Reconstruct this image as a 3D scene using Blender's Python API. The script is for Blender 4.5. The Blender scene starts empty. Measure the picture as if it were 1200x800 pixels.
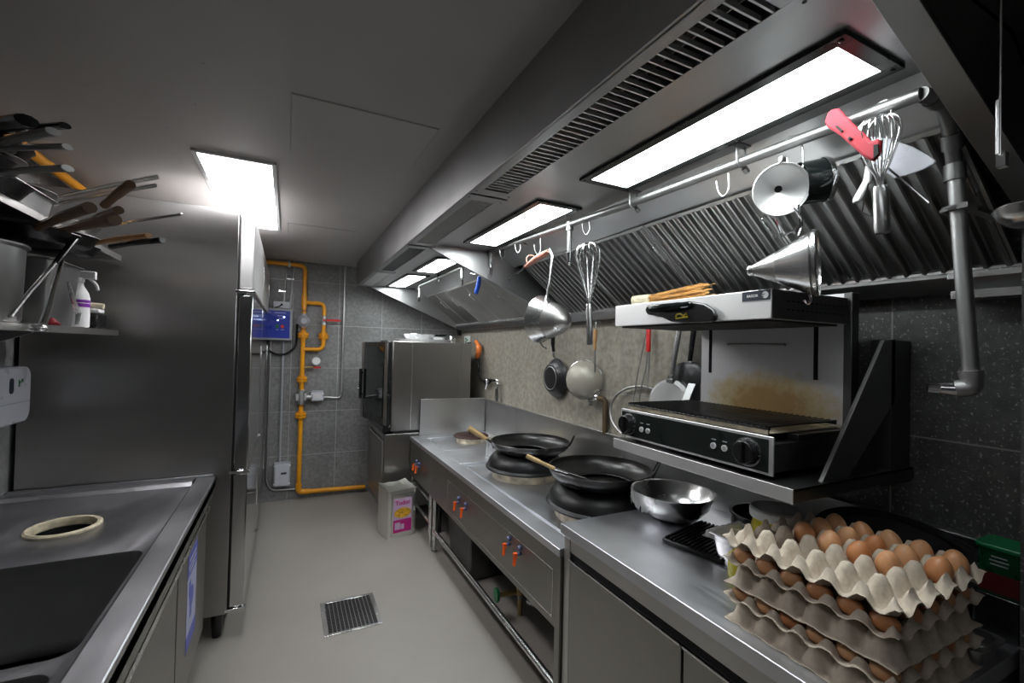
import bpy, bmesh, math, random
from mathutils import Vector, Matrix, Euler
random.seed(7)
S = bpy.context.scene
C = S.collection
R = math.radians
PI = math.pi

# ---------------------------------------------------------------- camera
FPX = 529.0
YAW, PITCH, ROLL = R(26.457), R(0.9185), R(1.349)
CAMH = 1.6
fw = Vector((math.sin(YAW)*math.cos(PITCH), math.cos(YAW)*math.cos(PITCH), math.sin(PITCH)))
rt0 = Vector((math.cos(YAW), -math.sin(YAW), 0)); up0 = rt0.cross(fw)
rt = math.cos(ROLL)*rt0 + math.sin(ROLL)*up0
up = -math.sin(ROLL)*rt0 + math.cos(ROLL)*up0
cam = bpy.data.cameras.new('camera'); camo = bpy.data.objects.new('camera', cam); C.objects.link(camo)
M = Matrix((rt, up, -fw)).transposed().to_4x4(); M.translation = Vector((0, 0, CAMH))
camo.matrix_world = M
cam.sensor_fit = 'HORIZONTAL'; cam.sensor_width = 36.0; cam.lens = FPX/1200*36.0; cam.clip_start = 0.02
S.camera = camo

# ---------------------------------------------------------------- world, exposure, light strengths
S.view_settings.view_transform = 'Standard'; S.view_settings.look = 'None'
S.view_settings.gamma = 1.0; S.view_settings.use_curve_mapping = False
S.view_settings.exposure = 0.1
w = bpy.data.worlds.new('world'); S.world = w; w.use_nodes = True
w.node_tree.nodes['Background'].inputs[0].default_value = (0.6, 0.7, 0.9, 1)
w.node_tree.nodes['Background'].inputs[1].default_value = 0.02
HOOD_E = 24.0
CEIL_E = 24.0
REAR_FILL_E = 3.4

def ray(x, y):
    return fw + rt*((x-600)/FPX) + up*((400-y)/FPX)
def PZ(x, y, z):
    d = ray(x, y); return Vector((0, 0, CAMH)) + d*((z-CAMH)/d.z)
def PY(x, y, Y):
    d = ray(x, y); return Vector((0, 0, CAMH)) + d*(Y/d.y)
def PX(x, y, X):
    d = ray(x, y); return Vector((0, 0, CAMH)) + d*(X/d.x)

# ---------------------------------------------------------------- materials
MATS = {}
def nodes(name):
    m = bpy.data.materials.new(name); m.use_nodes = True; MATS[name] = m
    return m, m.node_tree, m.node_tree.nodes['Principled BSDF']
def tex_noise(nt, scale, detail=3, vec=None, rough=0.5):
    n = nt.nodes.new('ShaderNodeTexNoise'); n.inputs['Scale'].default_value = scale
    n.inputs['Detail'].default_value = detail; n.inputs['Roughness'].default_value = rough
    if vec is not None: nt.links.new(vec, n.inputs['Vector'])
    return n
def coords(nt, scale=(1, 1, 1), rot=(0, 0, 0)):
    g = nt.nodes.new('ShaderNodeTexCoord'); mp = nt.nodes.new('ShaderNodeMapping')
    mp.inputs['Scale'].default_value = scale; mp.inputs['Rotation'].default_value = rot
    nt.links.new(g.outputs['Object'], mp.inputs['Vector']); return mp.outputs['Vector']
def ramp(nt, fac, stops):
    r = nt.nodes.new('ShaderNodeValToRGB'); e = r.color_ramp.elements
    while len(e) < len(stops): e.new(0.5)
    for i, (p, c) in enumerate(stops):
        e[i].position = p; e[i].color = (c[0], c[1], c[2], 1) if hasattr(c, '__len__') else (c, c, c, 1)
    nt.links.new(fac, r.inputs['Fac']); return r
def rough_from(nt, b, fac, lo, hi):
    m = nt.nodes.new('ShaderNodeMapRange'); m.inputs['To Min'].default_value = lo; m.inputs['To Max'].default_value = hi
    m.inputs['From Min'].default_value = 0.3; m.inputs['From Max'].default_value = 0.7
    nt.links.new(fac, m.inputs['Value']); nt.links.new(m.outputs[0], b.inputs['Roughness'])
def bump(nt, b, h, strength, dist=0.001):
    n = nt.nodes.new('ShaderNodeBump'); n.inputs['Strength'].default_value = strength; n.inputs['Distance'].default_value = dist
    nt.links.new(h, n.inputs['Height']); nt.links.new(n.outputs[0], b.inputs['Normal'])

def steel(name, col, rlo, rhi, brush=(3, 3, 160), blot=0.12, bs=0.0, aniso=0.0):
    """brushed stainless steel; brush = stretch of the grain"""
    m, nt, b = nodes(name)
    b.inputs['Metallic'].default_value = 1.0
    n1 = tex_noise(nt, 1.0, 4, coords(nt, brush)); n2 = tex_noise(nt, 3.5, 4, coords(nt))
    c = [x for x in col]
    r = ramp(nt, n2.outputs['Fac'], [(0.3, [x*(1-blot) for x in c]), (0.7, [min(1, x*(1+blot)) for x in c])])
    nt.links.new(r.outputs[0], b.inputs['Base Color'])
    mx = nt.nodes.new('ShaderNodeMath'); mx.operation = 'MULTIPLY_ADD'
    nt.links.new(n1.outputs['Fac'], mx.inputs[0]); mx.inputs[1].default_value = 0.5
    h = nt.nodes.new('ShaderNodeMath'); h.operation = 'MULTIPLY'; h.inputs[1].default_value = 0.5
    nt.links.new(n2.outputs['Fac'], h.inputs[0]); nt.links.new(h.outputs[0], mx.inputs[2])
    rough_from(nt, b, mx.outputs[0], rlo, rhi)
    if bs: bump(nt, b, n1.outputs['Fac'], bs)
    if aniso:
        b.inputs['Anisotropic'].default_value = aniso
        tg = nt.nodes.new('ShaderNodeTangent'); tg.direction_type = 'RADIAL'; tg.axis = 'Z'; nt.links.new(tg.outputs[0], b.inputs['Tangent'])
    return m
def plain(name, col, rough=0.5, metal=0.0, var=0.06, vs=12, bs=0.0, spec=0.5, coat=0.0):
    m, nt, b = nodes(name)
    b.inputs['Metallic'].default_value = metal; b.inputs['Specular IOR Level'].default_value = spec
    n = tex_noise(nt, vs, 4, coords(nt))
    r = ramp(nt, n.outputs['Fac'], [(0.3, [x*(1-var) for x in col]), (0.7, [min(1, x*(1+var)) for x in col])])
    nt.links.new(r.outputs[0], b.inputs['Base Color'])
    rough_from(nt, b, n.outputs['Fac'], max(0.02, rough-0.05), min(1, rough+0.05))
    if bs: bump(nt, b, n.outputs['Fac'], bs)
    if coat: b.inputs['Coat Weight'].default_value = coat; b.inputs['Coat Roughness'].default_value = 0.1
    return m
def emit(name, col, e):
    m, nt, b = nodes(name)
    b.inputs['Base Color'].default_value = (0.8, 0.8, 0.8, 1); b.inputs['Roughness'].default_value = 0.3
    b.inputs['Emission Color'].default_value = (*col, 1); b.inputs['Emission Strength'].default_value = e
    return m

steel('steel_brushed_y', (0.56, 0.55, 0.535), 0.30, 0.40, (120, 2, 120), 0.08)     # grain along the kitchen
steel('steel_brushed_x', (0.62, 0.62, 0.62), 0.28, 0.38, (2, 120, 120), 0.06)
steel('steel_worktop', (0.74, 0.75, 0.79), 0.32, 0.46, (60, 3, 60), 0.12)
steel('steel_old', (0.38, 0.38, 0.375), 0.34, 0.48, (6, 6, 60), 0.15)
steel('steel_panel', (0.34, 0.33, 0.31), 0.34, 0.44, (90, 3, 90), 0.05)
steel('steel_fridge', (0.43, 0.42, 0.41), 0.30, 0.36, (2, 2, 60), 0.05, 0.0, 0.85)
steel('steel_door', (0.60, 0.60, 0.61), 0.10, 0.14, (2, 2, 60), 0.04, 0.0)
steel('steel_front', (0.30, 0.29, 0.27), 0.32, 0.42, (90, 3, 90), 0.06)
steel('steel_rail', (0.26, 0.26, 0.26), 0.42, 0.55, (20, 20, 20), 0.15)
steel('tin_plate', (0.80, 0.79, 0.75), 0.34, 0.5, (10, 10, 10), 0.08)
steel('steel_sink', (0.46, 0.46, 0.485), 0.28, 0.44, (30, 4, 30), 0.16)
steel('steel_satin', (0.80, 0.80, 0.80), 0.46, 0.54, (20, 20, 60), 0.04)
steel('steel_dark', (0.13, 0.13, 0.13), 0.36, 0.46, (20, 20, 20), 0.12)
steel('steel_shade', (0.24, 0.24, 0.24), 0.34, 0.44, (20, 20, 20), 0.12)
steel('steel_bright', (0.72, 0.72, 0.72), 0.20, 0.30, (20, 20, 60), 0.06)
steel('steel_hood', (0.42, 0.42, 0.425), 0.34, 0.44, (90, 2, 90), 0.06)
steel('steel_filter', (0.42, 0.42, 0.415), 0.34, 0.46, (20, 60, 20), 0.15)
steel('steel_filter_worn', (0.52, 0.51, 0.49), 0.36, 0.5, (20, 60, 20), 0.15)
steel('galvanised', (0.50, 0.50, 0.50), 0.34, 0.55, (8, 8, 8), 0.2)
steel('chrome', (0.80, 0.80, 0.82), 0.06, 0.12, (4, 4, 4), 0.03, 0.0)
steel('alu', (0.62, 0.62, 0.62), 0.32, 0.5, (10, 10, 10), 0.1)
steel('foil', (0.80, 0.80, 0.80), 0.18, 0.4, (30, 30, 30), 0.1, 0.6)
steel('brass', (0.48, 0.36, 0.17), 0.25, 0.45, (10, 10, 10), 0.2)
plain('iron_black', (0.012, 0.012, 0.013), 0.34, 0.35, 0.3, 9, 0.1)
plain('wok_iron', (0.055, 0.054, 0.053), 0.30, 0.85, 0.35, 6, 0.05)
plain('ring_iron', (0.010, 0.010, 0.011), 0.42, 0.25, 0.4, 14, 0.2)
plain('nonstick', (0.018, 0.018, 0.020), 0.32, 0.2, 0.3, 20)
plain('black_plastic', (0.008, 0.008, 0.009), 0.25, 0, 0.1)
plain('black_matt', (0.008, 0.008, 0.008), 0.6, 0, 0.1)
plain('black_glass', (0.006, 0.008, 0.008), 0.08, 0, 0.1, 5, 0, 0.6)
plain('panel_black', (0.008, 0.012, 0.010), 0.30, 0, 0.1)
plain('white_plastic', (0.55, 0.56, 0.62), 0.30, 0, 0.03)
plain('white_bright', (0.75, 0.75, 0.76), 0.4, 0, 0.03)
plain('grey_plastic', (0.34, 0.35, 0.38), 0.45, 0, 0.05)
plain('orange', (0.75, 0.10, 0.012), 0.35, 0, 0.05)
plain('orange_bright', (0.85, 0.22, 0.05), 0.35, 0, 0.05)
plain('red', (0.55, 0.02, 0.02), 0.35, 0, 0.05)
plain('red_dark', (0.09, 0.008, 0.010), 0.4)
plain('pink_red', (0.26, 0.004, 0.016), 0.75, 0, 0.05)
plain('pink', (0.72, 0.28, 0.22), 0.4, 0, 0.05)
plain('blue', (0.02, 0.10, 0.62), 0.35, 0, 0.05)
plain('panel_blue', (0.012, 0.035, 0.36), 0.3, 0, 0.08, 6)
plain('green', (0.005, 0.16, 0.055), 0.35, 0, 0.06)
plain('green_dark', (0.003, 0.045, 0.018), 0.3, 0, 0.1)
plain('yellow', (0.68, 0.55, 0.01), 0.4, 0, 0.06)
plain('oil_yellow', (0.55, 0.50, 0.02), 0.3, 0, 0.12)
plain('gas_yellow', (0.80, 0.33, 0.008), 0.38, 0, 0.08, 9)
plain('gas_rust', (0.42, 0.15, 0.02), 0.5, 0, 0.2, 20)
plain('pipe_corroded', (0.10, 0.065, 0.035), 0.6, 0.4, 0.4, 30, 0.3)
plain('knob_blue', (0.10, 0.12, 0.26), 0.35)
plain('rust', (0.05, 0.022, 0.018), 0.55, 0.3, 0.4, 20, 0.3)
plain('wood', (0.42, 0.23, 0.09), 0.5, 0, 0.2, 14, 0.1)
plain('wood_light', (0.56, 0.38, 0.18), 0.5, 0, 0.15, 14, 0.1)
plain('wood_dark', (0.13, 0.07, 0.035), 0.5, 0, 0.3, 14, 0.1)
plain('skewer_wood', (0.52, 0.26, 0.06), 0.5, 0, 0.3, 30)
plain('purple', (0.20, 0.02, 0.34), 0.4)
plain('cream', (0.52, 0.47, 0.34), 0.5, 0, 0.15, 25)
plain('cream_dirty', (0.60, 0.53, 0.38), 0.5, 0, 0.25, 40)
plain('carton', (0.54, 0.465, 0.38), 0.95, 0, 0.10, 90, 0.5, 0.1)
plain('hole_black', (0.002, 0.002, 0.002), 0.9, 0, 0.0)
plain('paper', (0.62, 0.60, 0.62), 0.6)
plain('label_blue', (0.10, 0.12, 0.52), 0.35)
plain('label_pale', (0.48, 0.50, 0.72), 0.35)
plain('magenta', (0.50, 0.02, 0.22), 0.5)
plain('mauve', (0.60, 0.42, 0.62), 0.5)
plain('crisps', (0.66, 0.36, 0.03), 0.5, 0, 0.4, 60)
plain('logo_dark', (0.03, 0.035, 0.05), 0.4)
plain('ceramic_warm', (0.55, 0.48, 0.36), 0.4, 0.3, 0.4, 20)
emit('hood_lamp', (0.94, 1.0, 1.0), HOOD_E)
emit('ceiling_lamp', (1.0, 0.985, 1.0), CEIL_E)
emit('rear_fill', (0.95, 0.97, 1.0), REAR_FILL_E)
emit('led_white', (0.6, 0.8, 1.0), 6.0)
emit('led_cyan', (0.1, 0.6, 0.8), 2.0)

def egg_mat():
    m, nt, b = nodes('eggshell')
    oi = nt.nodes.new('ShaderNodeObjectInfo')
    r = ramp(nt, oi.outputs['Random'], [(0.0, (0.56, 0.22, 0.085)), (0.5, (0.66, 0.31, 0.14)), (1.0, (0.72, 0.40, 0.21))])
    n = tex_noise(nt, 160, 3, coords(nt))
    mx = nt.nodes.new('ShaderNodeMix'); mx.data_type = 'RGBA'; mx.blend_type = 'MULTIPLY'; mx.inputs[0].default_value = 0.35
    r2 = ramp(nt, n.outputs['Fac'], [(0.3, 0.75), (0.6, 1.0)])
    nt.links.new(r.outputs[0], mx.inputs[6]); nt.links.new(r2.outputs[0], mx.inputs[7]); nt.links.new(mx.outputs[2], b.inputs['Base Color'])
    b.inputs['Roughness'].default_value = 0.42; b.inputs['Subsurface Weight'].default_value = 0.05
    return m
egg_mat()

def tile_mat(name, axis, dark, light, u0, rough, fleck, warm=(1, 1, 1), film=None):
    """speckled stone tile, 45 cm; axis: which way the wall runs ('x' or 'y')"""
    m, nt, b = nodes(name)
    g = nt.nodes.new('ShaderNodeNewGeometry'); sp = nt.nodes.new('ShaderNodeSeparateXYZ')
    nt.links.new(g.outputs['Position'], sp.inputs[0])
    def frac_line(out, off):
        a = nt.nodes.new('ShaderNodeMath'); a.operation = 'SUBTRACT'; a.inputs[1].default_value = off; nt.links.new(out, a.inputs[0])
        d = nt.nodes.new('ShaderNodeMath'); d.operation = 'DIVIDE'; d.inputs[1].default_value = 0.45; nt.links.new(a.outputs[0], d.inputs[0])
        f = nt.nodes.new('ShaderNodeMath'); f.operation = 'FRACT'; nt.links.new(d.outputs[0], f.inputs[0])
        s = nt.nodes.new('ShaderNodeMath'); s.operation = 'SUBTRACT'; s.inputs[1].default_value = 0.5; nt.links.new(f.outputs[0], s.inputs[0])
        q = nt.nodes.new('ShaderNodeMath'); q.operation = 'ABSOLUTE'; nt.links.new(s.outputs[0], q.inputs[0])
        c = nt.nodes.new('ShaderNodeMath'); c.operation = 'GREATER_THAN'; c.inputs[1].default_value = 0.4945; nt.links.new(q.outputs[0], c.inputs[0])
        return c.outputs[0]
    hu = frac_line(sp.outputs['X' if axis == 'x' else 'Y'], u0); hv = frac_line(sp.outputs['Z'], 0.0)
    mxx = nt.nodes.new('ShaderNodeMath'); mxx.operation = 'MAXIMUM'; nt.links.new(hu, mxx.inputs[0]); nt.links.new(hv, mxx.inputs[1])
    n1 = tex_noise(nt, 2.2, 4, g.outputs['Position']); n2 = tex_noise(nt, 110, 2, g.outputs['Position']); n3 = tex_noise(nt, 30, 4, g.outputs['Position'])
    r1 = ramp(nt, n1.outputs['Fac'], [(0.35, [dark*k for k in warm]), (0.65, [light*k for k in warm])])
    r3 = ramp(nt, n3.outputs['Fac'], [(0.35, 0.78), (0.65, 1.12)])
    r2 = ramp(nt, n2.outputs['Fac'], [(0.60, 0.0), (0.72, fleck)])
    mu = nt.nodes.new('ShaderNodeMix'); mu.data_type = 'RGBA'; mu.blend_type = 'MULTIPLY'; mu.inputs[0].default_value = 1
    nt.links.new(r1.outputs[0], mu.inputs[6]); nt.links.new(r3.outputs[0], mu.inputs[7])
    ad = nt.nodes.new('ShaderNodeMix'); ad.data_type = 'RGBA'; ad.blend_type = 'ADD'; ad.inputs[0].default_value = 1
    nt.links.new(mu.outputs[2], ad.inputs[6]); nt.links.new(r2.outputs[0], ad.inputs[7])
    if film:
        # brighter lamp light behind the burners painted in as beige, with real grease streaks
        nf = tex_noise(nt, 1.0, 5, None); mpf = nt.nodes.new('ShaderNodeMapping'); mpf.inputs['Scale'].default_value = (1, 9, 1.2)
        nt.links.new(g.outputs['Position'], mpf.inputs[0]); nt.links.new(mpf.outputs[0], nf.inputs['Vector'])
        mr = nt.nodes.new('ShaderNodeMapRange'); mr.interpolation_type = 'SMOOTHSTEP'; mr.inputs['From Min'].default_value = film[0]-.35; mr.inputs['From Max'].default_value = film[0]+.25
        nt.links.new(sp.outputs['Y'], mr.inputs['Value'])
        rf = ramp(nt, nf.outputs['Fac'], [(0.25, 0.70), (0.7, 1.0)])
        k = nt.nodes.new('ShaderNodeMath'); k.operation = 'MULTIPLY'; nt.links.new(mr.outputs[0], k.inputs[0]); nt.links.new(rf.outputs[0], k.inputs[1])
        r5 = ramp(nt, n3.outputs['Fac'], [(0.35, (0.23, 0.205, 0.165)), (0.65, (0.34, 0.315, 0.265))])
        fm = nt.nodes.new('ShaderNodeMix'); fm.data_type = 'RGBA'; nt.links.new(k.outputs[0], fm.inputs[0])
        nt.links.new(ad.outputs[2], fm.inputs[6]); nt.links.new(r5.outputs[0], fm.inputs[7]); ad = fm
    gr = nt.nodes.new('ShaderNodeMix'); gr.data_type = 'RGBA'; nt.links.new(mxx.outputs[0], gr.inputs[0])
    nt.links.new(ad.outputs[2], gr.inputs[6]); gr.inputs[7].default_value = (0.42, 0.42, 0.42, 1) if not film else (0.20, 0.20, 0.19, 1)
    nt.links.new(gr.outputs[2], b.inputs['Base Color'])
    b.inputs['Roughness'].default_value = rough
    bump(nt, b, n3.outputs['Fac'], 0.25, 0.002)
    return m
tile_mat('tile_back', 'x', 0.17, 0.24, 0.04, 0.40, 0.12)
tile_mat('tile_right', 'y', 0.050, 0.085, 0.335, 0.34, 0.20, film=(1.62, 5.3))  # film lightens the tile: painted light together with grease
tile_mat('tile_left', 'y', 0.17, 0.24, 0.335, 0.40, 0.12)

def floor_mat():
    m, nt, b = nodes('floor_paint')
    v = coords(nt); n = tex_noise(nt, 1.3, 5, v); n2 = tex_noise(nt, 60, 2, v)
    r = ramp(nt, n.outputs['Fac'], [(0.3, (0.265, 0.245, 0.222)), (0.7, (0.325, 0.302, 0.275))])
    r2 = ramp(nt, n2.outputs['Fac'], [(0.24, 0.6), (0.27, 1.0)])
    mu = nt.nodes.new('ShaderNodeMix'); mu.data_type = 'RGBA'; mu.blend_type = 'MULTIPLY'; mu.inputs[0].default_value = 1
    nt.links.new(r.outputs[0], mu.inputs[6]); nt.links.new(r2.outputs[0], mu.inputs[7]); nt.links.new(mu.outputs[2], b.inputs['Base Color'])
    rough_from(nt, b, n.outputs['Fac'], 0.40, 0.52)
floor_mat()
def ceiling_mat():
    m, nt, b = nodes('ceiling_paint')
    v = coords(nt); n = tex_noise(nt, 1.1, 4, v); n2 = tex_noise(nt, 26, 3, v)
    r = ramp(nt, n.outputs['Fac'], [(0.3, (0.40, 0.385, 0.375)), (0.7, (0.455, 0.44, 0.43))])
    r2 = ramp(nt, n2.outputs['Fac'], [(0.22, 0.45), (0.27, 1.0)])
    mu = nt.nodes.new('ShaderNodeMix'); mu.data_type = 'RGBA'; mu.blend_type = 'MULTIPLY'; mu.inputs[0].default_value = 1
    nt.links.new(r.outputs[0], mu.inputs[6]); nt.links.new(r2.outputs[0], mu.inputs[7]); nt.links.new(mu.outputs[2], b.inputs['Base Color'])
    b.inputs['Roughness'].default_value = 0.55
ceiling_mat()
def stain_mat():
    """salamander back plate: steel with a brown burnt patch"""
    m, nt, b = nodes('steel_stained')
    b.inputs['Metallic'].default_value = 0.7
    g = nt.nodes.new('ShaderNodeNewGeometry')
    vm = nt.nodes.new('ShaderNodeVectorMath'); vm.operation = 'SUBTRACT'; vm.inputs[1].default_value = (1.56, 1.06, 1.42)
    nt.links.new(g.outputs['Position'], vm.inputs[0])
    sc = nt.nodes.new('ShaderNodeVectorMath'); sc.operation = 'MULTIPLY'; sc.inputs[1].default_value = (1, 4.2, 9.0); nt.links.new(vm.outputs[0], sc.inputs[0])
    ln = nt.nodes.new('ShaderNodeVectorMath'); ln.operation = 'LENGTH'; nt.links.new(sc.outputs[0], ln.inputs[0])
    n = tex_noise(nt, 26, 5, g.outputs['Position'], 0.7)
    ad = nt.nodes.new('ShaderNodeMath'); ad.operation = 'MULTIPLY_ADD'; ad.inputs[1].default_value = -0.9
    nt.links.new(n.outputs['Fac'], ad.inputs[0]); nt.links.new(ln.outputs['Value'], ad.inputs[2])
    r = ramp(nt, ad.outputs[0], [(0.0, (0.45, 0.30, 0.13)), (0.35, (0.60, 0.50, 0.30)), (0.75, (0.70, 0.70, 0.72))])
    nt.links.new(r.outputs[0], b.inputs['Base Color']); b.inputs['Roughness'].default_value = 0.42
stain_mat()
def glass_mat():
    m, nt, b = nodes('film')
    b.inputs['Base Color'].default_value = (0.9, 0.9, 0.9, 1); b.inputs['Roughness'].default_value = 0.12
    b.inputs['Alpha'].default_value = 0.35
    n = tex_noise(nt, 30, 4, coords(nt)); bump(nt, b, n.outputs['Fac'], 1.0, 0.01)
glass_mat()
def mesh_alpha(name, col, scale, thr=0.5, metal=1.0):
    """perforated / woven metal: real see-through holes"""
    m, nt, b = nodes(name)
    b.inputs['Metallic'].default_value = metal; b.inputs['Base Color'].default_value = (*col, 1); b.inputs['Roughness'].default_value = 0.4
    v = nt.nodes.new('ShaderNodeTexVoronoi'); v.inputs['Scale'].default_value = scale; v.inputs['Randomness'].default_value = 0.0
    nt.links.new(coords(nt), v.inputs['Vector'])
    g = nt.nodes.new('ShaderNodeMath'); g.operation = 'GREATER_THAN'; g.inputs[1].default_value = thr
    nt.links.new(v.outputs['Distance'], g.inputs[0]); nt.links.new(g.outputs[0], b.inputs['Alpha'])
mesh_alpha('woven_mesh', (0.38, 0.355, 0.30), 240, 0.25, 0.2)
mesh_alpha('perforated', (0.42, 0.41, 0.40), 260, 0.22)

# ---------------------------------------------------------------- geometry helpers
def nb(): return bmesh.new()
def box(bm, x0, x1, y0, y1, z0, z1, mat=None):
    r = bmesh.ops.create_cube(bm, size=1.0)
    Mx = Matrix.Translation(((x0+x1)/2, (y0+y1)/2, (z0+z1)/2)) @ Matrix.Diagonal((abs(x1-x0), abs(y1-y0), abs(z1-z0), 1))
    if mat is not None: Mx = mat @ Mx
    bmesh.ops.transform(bm, matrix=Mx, verts=r['verts']); return r['verts']
def frame_of(d):
    d = d.normalized(); a = Vector((0, 0, 1)) if abs(d.z) < 0.9 else Vector((1, 0, 0))
    u = d.cross(a).normalized(); v = d.cross(u).normalized(); return u, v
def cyl(bm, p0, p1, r0, r1=None, seg=20, caps=True):
    p0, p1 = Vector(p0), Vector(p1); r1 = r0 if r1 is None else r1
    u, v = frame_of(p1-p0); rings = []
    for p, r in ((p0, r0), (p1, r1)):
        rings.append([bm.verts.new(p + (u*math.cos(2*PI*i/seg)+v*math.sin(2*PI*i/seg))*r) for i in range(seg)])
    for i in range(seg):
        bm.faces.new((rings[0][i], rings[0][(i+1) % seg], rings[1][(i+1) % seg], rings[1][i]))
    if caps:
        bm.faces.new(rings[0][::-1]); bm.faces.new(rings[1])
def tube(bm, pts, r, seg=8, caps=True, closed=False, flat=None):
    """sweep a circle (or a flat oval: flat=(a,b)) along a polyline, parallel-transported"""
    pts = [Vector(p) for p in pts]; n = len(pts); rr = r if hasattr(r, '__len__') else [r]*n
    tang = []
    for i in range(n):
        if closed: t = pts[(i+1) % n]-pts[i-1]
        else: t = pts[min(i+1, n-1)]-pts[max(i-1, 0)]
        tang.append(t.normalized())
    u, v = frame_of(tang[0]); rings = []
    for i in range(n):
        t = tang[i]; u = (u - t*u.dot(t)).normalized(); v = t.cross(u).normalized()
        fa, fb = flat if flat else (1, 1)
        rings.append([bm.verts.new(pts[i] + (u*math.cos(2*PI*k/seg)*fa + v*math.sin(2*PI*k/seg)*fb)*rr[i]) for k in range(seg)])
    m = n if closed else n-1
    for i in range(m):
        a, b = rings[i], rings[(i+1) % n]
        for k in range(seg): bm.faces.new((a[k], a[(k+1) % seg], b[(k+1) % seg], b[k]))
    if caps and not closed: bm.faces.new(rings[0][::-1]); bm.faces.new(rings[-1])
def smooth_path(pts, n=6):
    """Catmull-Rom through the points"""
    pts = [Vector(p) for p in pts]; P = [pts[0]*2-pts[1]] + pts + [pts[-1]*2-pts[-2]]; o = []
    for i in range(1, len(P)-2):
        for k in range(n):
            t = k/n; a, b, c, d = P[i-1], P[i], P[i+1], P[i+2]
            o.append(0.5*((2*b)+(c-a)*t+(2*a-5*b+4*c-d)*t*t+(3*b-a-3*c+d)*t**3))
    o.append(pts[-1]); return o
def elbow_path(pts, rad, n=5):
    """polyline with rounded corners"""
    pts = [Vector(p) for p in pts]; o = [pts[0]]
    for i in range(1, len(pts)-1):
        a = (pts[i-1]-pts[i]); b = (pts[i+1]-pts[i]); r = min(rad, a.length*0.45, b.length*0.45)
        p, q = pts[i]+a.normalized()*r, pts[i]+b.normalized()*r
        for k in range(n+1):
            t = k/n; o.append(p*(1-t)**2 + pts[i]*2*t*(1-t) + q*t*t)
    o.append(pts[-1]); return o
def lathe(bm, prof, mat=None, seg=32, close=False):
    """profile [(r,z)...] about z"""
    rings = []
    for r, z in prof:
        if r < 1e-6: rings.append([bm.verts.new((0, 0, z))])
        else: rings.append([bm.verts.new((r*math.cos(2*PI*i/seg), r*math.sin(2*PI*i/seg), z)) for i in range(seg)])
    if close: rings.append(rings[0])
    for a, b in zip(rings, rings[1:]):
        if len(a) == 1 and len(b) == 1: continue
        for i in range(seg):
            j = (i+1) % seg
            if len(a) == 1: bm.faces.new((a[0], b[i], b[j]))
            elif len(b) == 1: bm.faces.new((a[i], b[0], a[j]))
            else: bm.faces.new((a[i], b[i], b[j], a[j]))
    if close: rings.pop()
    vs = [v for r in rings for v in r]
    if mat is not None: bmesh.ops.transform(bm, matrix=mat, verts=vs)
    return vs
def prism(bm, poly, axis, d0, d1):
    """poly in the two other axes, extruded along axis from d0 to d1.  axis 'y': poly=(x,z); 'x': (y,z); 'z': (x,y)"""
    def V(p, d):
        return {'y': (p[0], d, p[1]), 'x': (d, p[0], p[1]), 'z': (p[0], p[1], d)}[axis]
    a = [bm.verts.new(V(p, d0)) for p in poly]; b = [bm.verts.new(V(p, d1)) for p in poly]; n = len(poly)
    bm.faces.new(a[::-1]); bm.faces.new(b)
    for i in range(n): bm.faces.new((a[i], a[(i+1) % n], b[(i+1) % n], b[i]))
def ball(bm, c, r, sc=(1, 1, 1), mat=None, u=20, v=12):
    x = bmesh.ops.create_uvsphere(bm, u_segments=u, v_segments=v, radius=r)
    Mx = Matrix.Translation(c) @ (mat if mat is not None else Matrix()) @ Matrix.Diagonal((*sc, 1))
    bmesh.ops.transform(bm, matrix=Mx, verts=x['verts'])
def rrect(x0, x1, y0, y1, r, n=6):
    o = []
    for cx, cy, a in ((x1-r, y1-r, 0), (x0+r, y1-r, 90), (x0+r, y0+r, 180), (x1-r, y0+r, 270)):
        for k in range(n+1):
            t = R(a+90*k/n); o.append((cx+r*math.cos(t), cy+r*math.sin(t)))
    return o
def world_of(o):
    v = Vector((0, 0, 0))
    while o is not None: v += o.location; o = o.parent
    return v
def obj(name, bm, mat, parent=None, bev=0, local=False, sharp=35, smooth=True):
    """one mesh object. Geometry is given in room coordinates unless local=True."""
    bmesh.ops.recalc_face_normals(bm, faces=bm.faces)
    me = bpy.data.meshes.new(name)
    if not local:
        if parent is not None: off = world_of(parent)
        else:
            xs = [v.co for v in bm.verts]
            off = Vector(((min(c.x for c in xs)+max(c.x for c in xs))/2, (min(c.y for c in xs)+max(c.y for c in xs))/2, min(c.z for c in xs)))
        bmesh.ops.translate(bm, vec=-off, verts=bm.verts)
    bm.to_mesh(me); bm.free()
    if smooth:
        me.shade_smooth(); me.set_sharp_from_angle(angle=R(sharp))
    me.materials.append(MATS[mat])
    o = bpy.data.objects.new(name, me); C.objects.link(o)
    if parent is not None: o.parent = parent
    elif not local: o.location = off
    if bev:
        b = o.modifiers.new('bevel', 'BEVEL'); b.width = bev; b.segments = 2; b.limit_method = 'ANGLE'; b.angle_limit = R(40)
    return o
def tag(o, label, cat, group=None):
    o['label'] = label; o['category'] = cat
    if group: o['group'] = group
    return o
def thing(name, label, cat, loc=(0, 0, 0), group=None):
    o = bpy.data.objects.new(name, None); C.objects.link(o); o.location = loc; o.empty_display_size = 0.05
    return tag(o, label, cat, group)
def struct(name, bm, mat, bev=0, parent=None, smooth=False):
    o = obj(name, bm, mat, parent, bev, smooth=smooth)
    if parent is None: o['kind'] = 'structure'
    return o
def dup(root, loc=None, rot=None, label=None, group=None):
    r = root.copy(); C.objects.link(r)
    if loc is not None: r.location = loc
    if rot is not None: r.rotation_euler = rot
    if label: r['label'] = label
    if group: r['group'] = group
    for ch in list(root.children):
        c = ch.copy(); C.objects.link(c); c.parent = r
        for g in list(ch.children):
            d = g.copy(); C.objects.link(d); d.parent = c
    return r
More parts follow.
